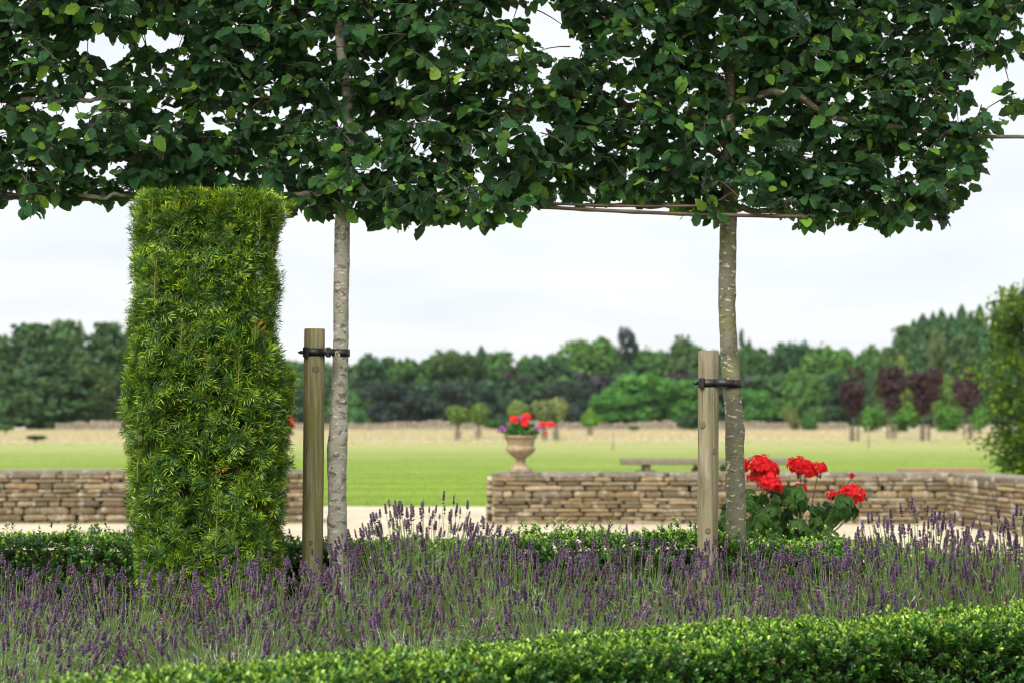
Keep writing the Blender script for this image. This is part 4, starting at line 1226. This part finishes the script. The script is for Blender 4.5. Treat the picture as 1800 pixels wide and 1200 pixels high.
# ------------------------------------------------------------------ far trees
CLUMP = (np.array([(-.5, -.3, 0), (.45, -.42, .06), (.55, .35, -.05), (-.05, .55, .1), (-.6, .25, .03)]), np.array([(0, 1, 2), (0, 2, 3), (0, 3, 4)]), np.ones((5, 3)), np.zeros((5, 2)))

def crown_pts(kind, n, r):
    """points and outward normals of a crown of unit height (0..1) and half-width about .5"""
    if kind in ('broad', 'shrub', 'oval', 'mop', 'open'):
        nb = {'broad': 24, 'shrub': 8, 'oval': 17, 'mop': 5, 'open': 12}[kind]
        P, N = [], []
        for b in range(nb):
            if kind == 'broad': c = np.array((r.uniform(-.30, .30), r.uniform(-.30, .30), r.uniform(.16, .84))); sc = r.uniform(.11, .20)
            elif kind == 'shrub': c = np.array((r.uniform(-.28, .28), r.uniform(-.28, .28), r.uniform(.2, .62))); sc = r.uniform(.2, .3)
            elif kind == 'oval':
                z = r.uniform(.12, .88); k = math.sin(math.pi * z ** 1.45); c = np.array((r.uniform(-.26, .26) * k, r.uniform(-.26, .26) * k, z)); sc = r.uniform(.13, .21)
            elif kind == 'mop': c = np.array((r.uniform(-.16, .16), r.uniform(-.16, .16), r.uniform(.32, .65))); sc = r.uniform(.26, .34)
            else: c = np.array((r.uniform(-.36, .36), r.uniform(-.3, .3), r.uniform(.15, .9))); sc = r.uniform(.09, .17)
            m = n // nb; d = norm(r.normal(size=(m, 3)))
            if kind in ('broad', 'shrub'): d[:, 2] = np.where(d[:, 2] < -.35, -d[:, 2], d[:, 2])
            rad = sc * r.uniform(.72, 1.06, (m, 1)) * (1 + .18 * np.sin(d[:, :1] * 9 + b) * np.sin(d[:, 2:] * 8))
            P.append(c + d * rad); N.append(d)
        return np.concatenate(P), np.concatenate(N)
    z = r.uniform(0, 1, n) ** 1.25; a = r.uniform(0, 2 * math.pi, n)
    if kind == 'cone':
        rad = .5 * np.sin(np.minimum(1, (1 - z) * 1.1) * math.pi / 2) * np.minimum(1, .55 + z * 3); rad *= r.uniform(.75, 1.02, n)
    elif kind == 'spire':
        lay = 13; w = (z * lay) % 1.0
        rad = .5 * (1 - z) ** .56 * (1.05 - .5 * w) * r.uniform(.45, 1.05, n) * (1 + .25 * np.sin(a * 3 + np.floor(z * lay) * 2.1))
    else:   # pine: irregular layered plates
        lay = 9; L = np.floor(z * lay); off = .9 * np.sin(L * 5.3 + 1)
        rad = .5 * np.clip(np.sin(np.clip(z * .86 + .12, 0, 1) * math.pi) ** .55, .12, 1) * r.uniform(.3, 1.05, n) * (1 + .30 * np.sin(a * 2 + off * 4))
        z = (L + r.random(n) ** 1.3) / lay
    P = np.stack((rad * np.cos(a), rad * np.sin(a), z), 1)
    N = norm(np.stack((np.cos(a), np.sin(a), np.full(n, .45)), 1))
    return P, N

def crown_mesh(kind, seed, n, size):
    r = np.random.default_rng(seed); P, N = crown_pts(kind, n, r); m = len(P)
    P[:, 2] -= P[:, 2].min(); P[:, 2] /= P[:, 2].max(); P[:, :2] /= np.abs(P[:, :2]).max() * 2
    g = Geo()
    nn = norm(N + r.normal(0, .55, (m, 3))); d = norm(np.cross(nn, rand_unit(m)) + np.array((0, 0, -.2)))
    tone = r.uniform(.65, 1.35, (m, 1)); hue = r.normal(0, .10, (m, 1))
    C = tone * np.hstack((1 + hue, np.ones((m, 1)), 1 - hue))
    g.scatter(CLUMP, frames(d, nn), P, size * r.uniform(.6, 1.3, m), C)
    return g.mesh('crown', M['far'], False)
CROWN = {}
for kind, cnt, n, size in (('broad', 5, 5600, .048), ('shrub', 3, 1600, .085), ('oval', 4, 1500, .075), ('mop', 3, 1300, .085), ('open', 2, 1800, .055), ('spire', 4, 2600, .052), ('pine', 4, 3000, .055), ('cone', 1, 1200, .09)):
    CROWN[kind] = [crown_mesh(kind, 500 + i * 7 + len(kind) * 31, n, size) for i in range(cnt)]

def trunk_mesh():
    P = np.array([(0, 0, 0), (.02, 0, .25), (-.015, .01, .5), (.01, 0, .75), (0, 0, 1)]); V, F = tube(P, [1.25, 1.0, .92, .8, .5], 8)
    P2 = np.repeat(P, 8, axis=0); V = P2 + (V - P2)
    g = Geo(); g.add(V, F); return g
TRUNKM = None
def make_trunk_unit():
    a = np.arange(8) * 2 * math.pi / 8; V = []
    for z, rr in ((0, 1.3), (.12, 1.0), (.5, .85), (1, .5)):
        for t in a: V.append((rr * math.cos(t), rr * math.sin(t), z))
    F = [(i * 8 + j, i * 8 + (j + 1) % 8, (i + 1) * 8 + (j + 1) % 8, (i + 1) * 8 + j) for i in range(3) for j in range(8)] + [tuple(range(24, 32))]
    g = Geo(); g.add(V, F); return g.mesh('trunk', M['bark_far'])
TRUNKM = make_trunk_unit()

def far_tree(name, label, cat, kind, px, top, wpx, d, col, var, group, clear=.12, trunk_r=.2, base_z=0.0):
    """tree at pixel column px and depth d whose top shows at row top and whose crown is wpx wide"""
    p = pw(px, top, d); H = p[2] - base_z
    e = empty(name, (float(p[0]), d, base_z)); tag(e, label, cat, group)
    cr = link('crown', CROWN[kind][var % len(CROWN[kind])], e, loc=(0, 0, H * clear))
    w = wpx * d / FPX * {'spire': 1.75, 'broad': 1.2, 'pine': 1.25, 'oval': 1.05}.get(kind, 1.0)
    cr.scale = (w, w, H * (1 - clear)); cr.rotation_euler = (0, 0, var * 1.7 + px * .01); cr.color = (*col, 1)
    t = link('trunk', TRUNKM, e); t.scale = (trunk_r, trunk_r, H * max(clear * 1.6, .45))
    return e

DG, MG, LG, BG, YG = (0.036, 0.092, 0.030), (0.056, 0.140, 0.030), (0.078, 0.180, 0.030), (0.042, 0.108, 0.040), (0.12, 0.17, 0.04)
PU = (0.044, 0.022, 0.028)
# left pines
gp = 'dark trees beyond the field on the left'
far_tree('pine_tree', 'broad dark pine, largest of the left group beyond the field', 'tree', 'pine', 58, 572, 150, 190, (0.038, 0.090, 0.027), 0, gp, .06, .35)
far_tree('pine_tree', 'dark pine immediately left of the yew column, behind the field wall', 'tree', 'pine', 190, 570, 110, 196, (0.041, 0.096, 0.029), 1, gp, .08, .35)
far_tree('pine_tree', 'paler thin topped pine standing between the broad dark pines', 'tree', 'pine', 118, 566, 100, 205, (0.072, 0.141, 0.045), 2, gp, .08, .35)
far_tree('conifer', 'low dark conifer at the left picture edge beyond the field', 'tree', 'spire', 5, 612, 90, 200, (0.043, 0.096, 0.031), 1, gp, .05, .3)
far_tree('conifer', 'pointed conifer half hidden behind the left side of the yew column', 'tree', 'spire', 232, 578, 90, 200, (0.043, 0.102, 0.031), 2, gp, .05, .3)
far_tree('broad_tree', 'yellowish green tree low between the left pines', 'tree', 'broad', 140, 640, 120, 186, (0.060, 0.100, 0.024), 3, gp, .05, .3)
far_tree('conifer', 'dark low conifer at the foot of the left pines', 'tree', 'pine', 92, 640, 150, 184, (0.032, 0.077, 0.024), 3, gp, .03, .3)
far_tree('sapling', 'small bright green sapling at the left picture edge in the field', 'tree', 'mop', 10, 745, 44, 128, (0.07, 0.16, 0.035), 0, 'saplings in the field', .42, .05)
far_tree('sapling', 'tiny round sapling in the dry meadow left of the yew column', 'tree', 'mop', 62, 764, 40, 96, (0.045, 0.095, 0.03), 1, 'saplings in the field', .3, .04)

# middle woodland edge: named trees
gm = 'woodland trees beyond the field'
mid = [
 ('broad', 520, 632, 95, 292, MG, 'mid green tree right beside the yew column, in the wood behind the greenish stake'),
 ('broad', 608, 684, 62, 232, (0.07, 0.18, 0.06), 'low bluish green bush tree beyond the field, behind the pale trunk'),
 ('broad', 650, 622, 95, 300, BG, 'dark green wood tree just right of the pale trunk'),
 ('broad', 722, 628, 85, 296, MG, 'rounded wood tree above the open lawn gap'),
 ('broad', 790, 614, 90, 300, (0.062, 0.115, 0.03), 'tall yellowish green wood tree above the left pair of clipped standards'),
 ('spire', 846, 610, 40, 303, DG, 'small pointed conifer tip in the tree line above the left clipped standards'),
 ('broad', 893, 612, 95, 298, MG, 'wood tree directly above the stone urn'),
 ('broad', 905, 648, 60, 290, (0.045, 0.045, 0.04), 'purplish dark tree in the wood behind the stone urn'),
 ('broad', 960, 622, 85, 296, BG, 'dark green wood tree right of the urn'),
 ('broad', 1045, 592, 95, 300, LG, 'tall bright green wood tree left of the lone dark pine'),
 ('open', 1105, 574, 50, 320, (0.025, 0.045, 0.032), 'lone dark open pine standing above the tree line'),
 ('broad', 1150, 608, 80, 305, MG, 'wood tree right of the lone dark pine'),
 ('broad', 1212, 590, 95, 300, (0.06, 0.12, 0.032), 'tall wood tree behind the grey knotted stake'),
 ('open', 1318, 578, 34, 322, (0.028, 0.048, 0.034), 'second smaller dark pine above the tree line, right of the olive trunk'),
 ('broad', 1312, 606, 70, 300, MG, 'wood tree behind the olive brown trunk'),
 ('broad', 1385, 598, 85, 310, BG, 'wood tree with a dark rounded top right of the olive trunk'),
 ('broad', 1452, 602, 95, 300, LG, 'wide light green wood tree above the geraniums'),
 ('broad', 1530, 606, 85, 306, MG, 'wood tree left of the tall right conifers'),
 ('broad', 1130, 656, 130, 236, (0.075, 0.215, 0.036), 'bright green spreading tree in front of the wood, left of the grey stake'),
 ('broad', 1200, 664, 100, 240, (0.07, 0.195, 0.036), 'bright green tree just behind the grey knotted stake'),
 ('broad', 1085, 690, 100, 230, (0.07, 0.205, 0.036), 'low bright green bush tree at the foot of the wood'),
 ('broad', 1332, 680, 80, 230, (0.06, 0.18, 0.036), 'rounded green bush tree right of the olive trunk, at the foot of the wood'),
 ('broad', 1412, 645, 80, 252, (0.075, 0.17, 0.034), 'rounded mid green tree above the geraniums, before the wood'),
 ('broad', 1475, 655, 90, 262, (0.036, 0.08, 0.034), 'dark green tree behind the first purple leaved tree'),
 ('broad', 1010, 665, 80, 270, (0.028, 0.05, 0.036), 'very dark tree at the foot of the wood, above the single clipped cone'),
 ('broad', 700, 670, 110, 276, (0.026, 0.045, 0.036), 'very dark blackish tree at the foot of the wood above the lawn gap'),
 ('broad', 800, 668, 110, 276, (0.03, 0.055, 0.036), 'blackish green tree at the foot of the wood behind the left clipped standards')]
for i, (k, px, top, w, d, c, lab) in enumerate(mid):
    far_tree({'broad': 'broad_tree', 'spire': 'conifer', 'open': 'pine_tree'}[k], lab, 'tree', k, px, top, w, d, c, i, gm, .03 if k == 'broad' else .35 if k == 'open' else .1, .3)
# the wood behind them reads as one mass
OUT = [(460, 634), (560, 628), (600, 630), (650, 626), (720, 630), (780, 620), (840, 622), (880, 618), (930, 628), (990, 620), (1050, 604), (1080, 608), (1150, 618), (1200, 604), (1240, 598), (1300, 608), (1340, 616), (1380, 608), (1450, 610), (1500, 618), (1560, 616), (1700, 590), (1900, 580)]
g = Geo()
for row, (d, drop, ntree) in enumerate(((325, 2, 54), (310, 20, 46), (285, 48, 38))):
    for i in range(ntree):
        px = 470 + (1460 if row < 2 else 1130) * (i + rng.uniform(-.3, .3)) / ntree; top = interp(px, OUT) + drop + rng.uniform(-2, 7)
        p = pw(px, top, d); H = p[2]; w = rng.uniform(75, 110) * d / FPX
        r = np.random.default_rng(900 + row * 60 + i); P, N = crown_pts('broad', 1050, r); m = len(P)
        P[:, 2] -= P[:, 2].min(); P[:, 2] /= P[:, 2].max(); P[:, :2] /= np.abs(P[:, :2]).max() * 2
        P = P * np.array((w, w, H)) + np.array((p[0], d + rng.uniform(-5, 5), 0))
        nn = norm(N + r.normal(0, .5, (m, 3))); dd = norm(np.cross(nn, rand_unit(m)))
        c0 = np.array([DG, MG, BG, (0.04, 0.07, 0.033), (0.045, 0.05, 0.04), LG][int(r.choice(6, p=[.22, .26, .2, .16, .08, .08]))])
        if row == 2: c0 = c0 * np.array((.75, .7, .95))
        g.scatter(CLUMP, frames(dd, nn), P, r.uniform(.5, 1.1, m), c0 * r.uniform(.7, 1.3, (m, 1)))
wd = link('far_woodland', g.mesh('far_woodland', M['far'], False)); tag(wd, 'dense far wood closing off the field behind the single trees', 'woodland', kind='stuff')

# right conifers
gc = 'tall conifers beyond the field on the right'
con = [(1606, 566, 50, 224, (0.052, 0.121, 0.036), 'spire', 'short conifer tip between the leftmost conifers'),
       (1640, 553, 46, 231, (0.049, 0.115, 0.038), 'spire', 'small conifer tip left of the pale weeping birch top'),
       (1672, 556, 48, 229, (0.045, 0.118, 0.040), 'spire', 'low conifer tip right of the pale weeping birch top'),
       (1706, 552, 48, 231, (0.049, 0.121, 0.038), 'spire', 'conifer tip between the two sharpest spires'),
       (1590, 575, 60, 226, (0.052, 0.109, 0.032), 'pine', 'leftmost of the tall conifers beyond the purple leaved trees'),
       (1622, 556, 62, 222, (0.042, 0.096, 0.034), 'spire', 'dark blunt conifer left of the pale weeping birch'),
       (1655, 548, 52, 228, (0.045, 0.112, 0.040), 'spire', 'narrow conifer spire behind the pale weeping birch'),
       (1690, 540, 55, 226, (0.045, 0.124, 0.038), 'spire', 'tallest sharp conifer spire beyond the purple leaved trees'),
       (1722, 541, 52, 230, (0.042, 0.116, 0.038), 'spire', 'conifer spire at the edge of the near leafy tree'),
       (1762, 530, 70, 232, (0.045, 0.109, 0.038), 'spire', 'conifer behind the near leafy tree at the right edge'),
       (1645, 575, 45, 214, (0.085, 0.125, 0.045), 'oval', 'pale green weeping birch before the dark conifers'),
       (1690, 590, 60, 212, (0.05, 0.095, 0.034), 'oval', 'mid green tree between the conifers and the purple leaved trees'),
       (1588, 622, 50, 205, (0.10, 0.155, 0.035), 'oval', 'yellow green tree behind the first two purple leaved trees'),
       (1560, 612, 50, 250, (0.070, 0.124, 0.036), 'pine', 'small dark tree where the wood meets the right conifers'),
       (1672, 655, 60, 170, (0.10, 0.18, 0.035), 'oval', 'bright yellow green young tree between the third and fourth purple trees')]
for i, (px, top, w, d, c, k, lab) in enumerate(con):
    far_tree('conifer' if k != 'oval' else 'broad_tree', lab, 'tree', k, px, top, w, d, c, i, gc, .08, .25)

# purple-leaved young trees in timber guards
def guard_tree(label, px, top, w, basepy, col, var):
    d = EYE * FPX / (basepy - 733.0)
    e = far_tree('purple_tree', label, 'tree', 'oval', px, top, w, d, col, var, 'purple leaved young trees in the meadow', .34, .05)
    gx, gy = e.location.x, d
    return e
def guard(label, px, basepy, hpx, wpx):
    d = EYE * FPX / (basepy - 733.0); s = d / FPX; x = (px - 900) * s; h = hpx * s; w = wpx * s
    e = empty('tree_guard', (x, d, 0)); tag(e, label, 'tree guard', 'timber guards round young trees')
    for sx in (-1, 1):
        for sy in (-1, 1):
            link('post', GUARDP, e, loc=(sx * w / 2, sy * w / 2, 0)).scale = (.055, .055, h)
    for z in (.45, .93):
        for sy in (-1, 1):
            link('rail', GUARDP, e, loc=(-w / 2, sy * (w / 2 + .045), h * z)).scale = (.05, .03, w)
            e.children[-1].rotation_euler = (0, R(90), 0) if False else (0, 0, 0)
def unit_post():
    V, F = box(-.5, .5, -.5, .5, 0, 1); g = Geo(); g.add(V, F); return g.mesh('post', M['plank'], False)
GUARDP = unit_post()
def guard(label, px, basepy, hpx, wpx):
    d = EYE * FPX / (basepy - 733.0); s = d / FPX; x = (px - 900) * s; h = hpx * s; w = wpx * s
    e = empty('tree_guard', (x, d, 0)); tag(e, label, 'tree guard', 'timber guards round young trees')
    for sx in (-1, 1):
        for sy in (-1, 1):
            o = link('post', GUARDP, e, loc=(sx * w / 2, sy * w / 2, 0)); o.scale = (.07, .07, h)
    for z in (.45, .9):
        for sy in (-1, 1):
            o = link('rail', GUARDP, e, loc=(-w / 2, sy * (w / 2 + .055), h * z)); o.scale = (.06, .03, w); o.rotation_euler = (0, R(90), 0)
PT = [('leftmost dense purple leaved young tree in the meadow', 1500, 645, 52, 775, 0), ('second purple leaved young tree from the left, with a ragged crown', 1567, 642, 54, 772, 1),
      ('third purple leaved young tree from the left, widest crown', 1624, 645, 62, 774, 2), ('rightmost purple leaved young tree, beside the near leafy tree', 1704, 648, 50, 771, 3)]
for i, (lab, px, top, w, b, v) in enumerate(PT):
    guard_tree(lab, px, top, w, b, (PU[0] * (1 + .12 * i), PU[1] * (1 + .15 * i), PU[2] * (1 + .1 * i)), v)
    guard('timber guard round the foot of the ' + ['leftmost', 'second', 'third', 'rightmost'][i] + ' purple leaved tree', px + (2, 0, 2, -3)[i], b, 28, 13)
for i, (px, w, lab) in enumerate([(1535, 46, 'round green bush between the first and second purple trees'), (1594, 56, 'round green bush between the second and third purple trees'), (1664, 62, 'round green bush between the third and fourth purple trees'), (1722, 50, 'round green bush right of the fourth purple tree')]):
    far_tree('round_bush', lab, 'bush', 'shrub', px, 709 if i % 2 else 713, w, 150, (0.080, 0.20, 0.030), i, 'round bushes behind the purple trees', .0, .1)

# clipped standards in the meadow
gs = 'clipped standard trees in the meadow'
std = [(805, 711, 42, 774, 'mop', (0.12, 0.20, 0.045), 'left one of the close pair of clipped standards'), (841, 709, 40, 772, 'mop', (0.115, 0.20, 0.043), 'right one of the close pair of clipped standards'),
       (910, 703, 38, 772, 'mop', (0.16, 0.23, 0.06), 'clipped standard directly behind the urn flowers'), (957, 701, 46, 774, 'mop', (0.16, 0.21, 0.085), 'greyish clipped standard with a dark base right of the urn'),
       (977, 699, 40, 774, 'mop', (0.21, 0.26, 0.10), 'greyish clipped standard with a ragged top right of the urn'), (1037, 716, 31, 768, 'cone', (0.11, 0.24, 0.03), 'small pointed green standard alone in the meadow')]
for i, (px, top, w, b, k, c, lab) in enumerate(std):
    far_tree('clipped_standard', lab, 'tree', k, px, top, w * 1.15, EYE * FPX / (b - 733.0), c, i, gs, .40, .07)
    guard('timber guard round the ' + lab.replace('one of the ', 'of the '), px, b, 17, 10)

# scrub along the far wall
gsb = 'scrub along the far field wall'
for i, (px, top, w, d, c, lab) in enumerate([(1215, 728, 50, 172, (0.03, 0.07, 0.03), 'dark ivy bush over the far wall behind the grey stake'), (1393, 714, 26, 170, (0.13, 0.15, 0.05), 'small yellowish bush at the far wall above the geraniums'),
                                            (1425, 732, 44, 168, (0.05, 0.14, 0.03), 'low bright green scrub at the far wall right of the yellowish bush'), (1115, 747, 22, 165, (0.05, 0.13, 0.03), 'small green weed clump before the far wall'),
                                            (870, 735, 50, 176, (0.045, 0.12, 0.03), 'low green scrub behind the far wall left of the urn')]):
    far_tree('wild_bush', lab, 'bush', 'shrub', px, top, w, d, c, i, gsb, .0, .1)

# far field wall: too far to tell its stones apart, built as real uneven geometry
def field_wall(label, x0, x1, d, h):
    g = Geo(); n = int((x1 - x0) / .45)
    for k in range(n):
        a = x0 + (x1 - x0) * k / n; b = x0 + (x1 - x0) * (k + .97) / n; z = 0
        for c in range(5):
            hh = h / 5 * rng.uniform(.7, 1.15) * (.86 + .14 * math.sin(a * .45 + 1.3 * math.sin(a * .17))); V, F = box(a + rng.uniform(-.06, .06), b + rng.uniform(-.06, .06), d + rng.uniform(-.06, .06), d + .6, z + .012, z + hh); g.add(V, F); z += hh
    o = link('field_wall', g.mesh('field_wall', M['fieldstone'], False)); tag(o, label, 'wall', 'old stone field walls')
field_wall('long old stone wall along the far side of the meadow', -42, 31, 178, 1.0)

# thin stakes of young whips in the lawn
for i, (px, top, b, lab) in enumerate([(1077, 755, 790, 'thin faint marker stake in the meadow left of the timber table'), (1527, 745, 788, 'thin green marker stake near the leftmost purple tree')]):
    d = EYE * FPX / (b - 733.0); p = pw(px, top, d)
    V, F = tube([(p[0], d, 0), (p[0] + .01, d, p[2] * .5), (p[0], d, p[2])], [.02, .018, .014], 6); g = Geo(); g.add(V, F, (1, 1, 1))
    tag(link('marker_stake', g.mesh('marker_stake', M['plank'])), lab, 'stake', 'thin marker stakes in the field')

# near leafy tree at the right edge
def edge_tree():
    d0 = 31.0; b = pw(1797, 733, d0); b[2] = 0
    e = empty('young_tree', tuple(b)); tag(e, 'leafy yellowish green young tree at the right picture edge behind the wall', 'tree')
    r = np.random.default_rng(5)
    P = np.array([pw(1797, 866, d0), pw(1796, 760, d0), pw(1792, 660, d0), pw(1796, 560, d0), pw(1800, 490, d0)]) - b; P[0][2] = 0
    V, F = tube(P, [.06, .055, .04, .025, .01], 10); g = Geo(); g.add(V, F); link('trunk', g.mesh('trunk', M['bark_far']), e)
    LEFT = [(500, 1765), (520, 1735), (545, 1690), (565, 1705), (590, 1730), (620, 1720), (645, 1662), (665, 1700), (690, 1732), (715, 1705), (740, 1690), (760, 1715), (775, 1700), (800, 1745), (835, 1755)]
    br = Geo(); LP, LD, LN = [], [], []
    nb = 0
    while nb < 225:
        py = r.uniform(500, 832); lx = interp(py, LEFT)
        side = -1 if r.random() < .5 else 1
        a = r.uniform(0, 2 * math.pi)
        reach = (1797 - lx) * d0 / FPX * r.uniform(.45, .98)
        tip = np.array((reach * math.cos(a), reach * math.sin(a), pw(0, py, d0)[2])); z0 = max(.45, tip[2] - abs(reach) * .5)
        s0 = np.array((np.interp(z0, P[:, 2], P[:, 0]), 0, z0)); midp = (s0 + tip) / 2 + r.normal(0, .04, 3)
        path = np.array([s0, midp, tip]); V, F = tube(path, [.014, .008, .003], 4, False); br.add(V, F)
        for j in range(34):
            f = r.uniform(.3, 1.05); q = s0 + (tip - s0) * f + r.normal(0, .065, 3)
            LP.append(q); LD.append((tip - s0) * .5 + np.array((0, 0, -.25)) + r.normal(0, .5, 3)); LN.append(np.array((0, -.3, .9)) + r.normal(0, .45, 3))
        nb += 1
    link('branches', br.mesh('branches', M['bark_far']), e)
    LP = np.array(LP); LD = norm(np.array(LD)); LN = norm(np.array(LN)); m = len(LP)
    C = np.array([(0.085, 0.19, 0.016), (0.16, 0.29, 0.022), (0.32, 0.42, 0.03), (0.055, 0.13, 0.014)])[r.choice(4, m, p=[.38, .28, .14, .20])] * r.uniform(.8, 1.2, (m, 1))
    px = 900 + FPX * (LP[:, 0] + b[0]) / (LP[:, 1] + b[1]); sz = r.uniform(.055, .10, m)
    Rm = frames(LD, LN); score = np.where((px < 1795), sz * np.exp(-LP[:, 1]), 0); top = np.argsort(-score)[:220]; rest = np.setdiff1d(np.arange(m), top)
    fo = Geo(); fo.scatter(broad_leaf(5, .62, .04, .2, .2, .02, 3), Rm[rest], LP[rest], sz[rest], C[rest]); link('foliage', fo.mesh('foliage', M['beech']), e, 'stuff')
    for i in top:
        o = bpy.data.objects.new('leaf', LEAFM[2]); o.parent = e
        o.matrix_basis = Matrix.Translation(Vector(LP[i])) @ Matrix([list(Rm[i][k]) for k in range(3)]).to_4x4() @ Matrix.Scale(float(sz[i]), 4)
        o.color = (*[float(c) for c in C[i]], 1); COL.objects.link(o)
edge_tree()

# ------------------------------------------------------------------ grasses
BLADE = (np.array([(-.5, 0, 0), (.5, 0, 0), (.25, .12, .6), (0, .38, 1)]), np.array([(0, 1, 2), (0, 2, 3)]), np.ones((4, 3)), np.zeros((4, 2)))
def blades(name, label, n, xy, h, w, cols, kind='stuff', cat='grass'):
    P = np.column_stack((xy, np.zeros(len(xy)) + .003)); m = len(P); a = rng.uniform(0, 2 * math.pi, m)
    x = np.stack((np.cos(a), np.sin(a), np.zeros(m)), 1); z = norm(np.stack((rng.normal(0, .25, m), rng.normal(0, .25, m), np.ones(m)), 1)); y = np.cross(z, x)
    Rm = np.stack((x, y, z), -1); H = rng.uniform(.6, 1.2, m) * h
    g = Geo(); g.scatter(BLADE, Rm, P, np.stack((np.full(m, w), H, H), 1), np.array(cols)[rng.integers(0, len(cols), m)] * rng.uniform(.8, 1.2, (m, 1)))
    tag(link(name, g.mesh(name, M['grass'], False)), label, cat, kind=kind)
n = 60000
yy = 95 + (176 - 95) * rng.uniform(0, 1, n) ** .8; xx = rng.uniform(-1, 1, n) * yy * .29
keep = yy > np.interp(xx, [p[0] for p in lawn_edge[::-1]], [p[1] for p in lawn_edge[::-1]])
blades('meadow_grass', 'tall straw coloured dry meadow grass', 0, np.column_stack((xx, yy))[keep], .24, .035, [(0.48, 0.41, 0.31), (0.52, 0.45, 0.345), (0.45, 0.38, 0.28), (0.38, 0.36, 0.21)])
n = 9000
yy = rng.uniform(86, 112, n); xx = rng.uniform(-1, 1, n) * yy * .29
blades('rough_grass', 'thin pale longer grass where lawn turns to meadow', 0, np.column_stack((xx, yy)), .10, .03, [(0.40, 0.36, 0.20), (0.34, 0.34, 0.14), (0.44, 0.385, 0.26)])
n = 60000
yy = 27 + 40 * rng.uniform(0, 1, n) ** 1.3; xx = rng.uniform(-1, 1, n) * yy * .30
blades('lawn_grass', 'short green mown lawn grass', 0, np.column_stack((xx, yy)), .035, .008, [(0.115, 0.205, 0.018), (0.17, 0.265, 0.03), (0.135, 0.225, 0.024), (0.24, 0.285, 0.07)])

# ------------------------------------------------------------------ the air
hz = NT('air')
vol = hz.N.new("ShaderNodeVolumePrincipled")
vol.inputs['Color'].default_value = (0.88, 0.95, 1.0, 1)
vol.inputs['Density'].default_value = 0.00010
vol.inputs['Anisotropy'].default_value = 0.2
hz.L.new(vol.outputs[0], hz.out.inputs['Volume'])
V, F = box(-400, 400, -40, 600, -1.0, 22.0); g = Geo(); g.add(V, F)
air = link('haze', g.mesh('haze', hz.m, False)); air["kind"] = 'stuff'; air["label"] = 'thin pale summer haze over the field'
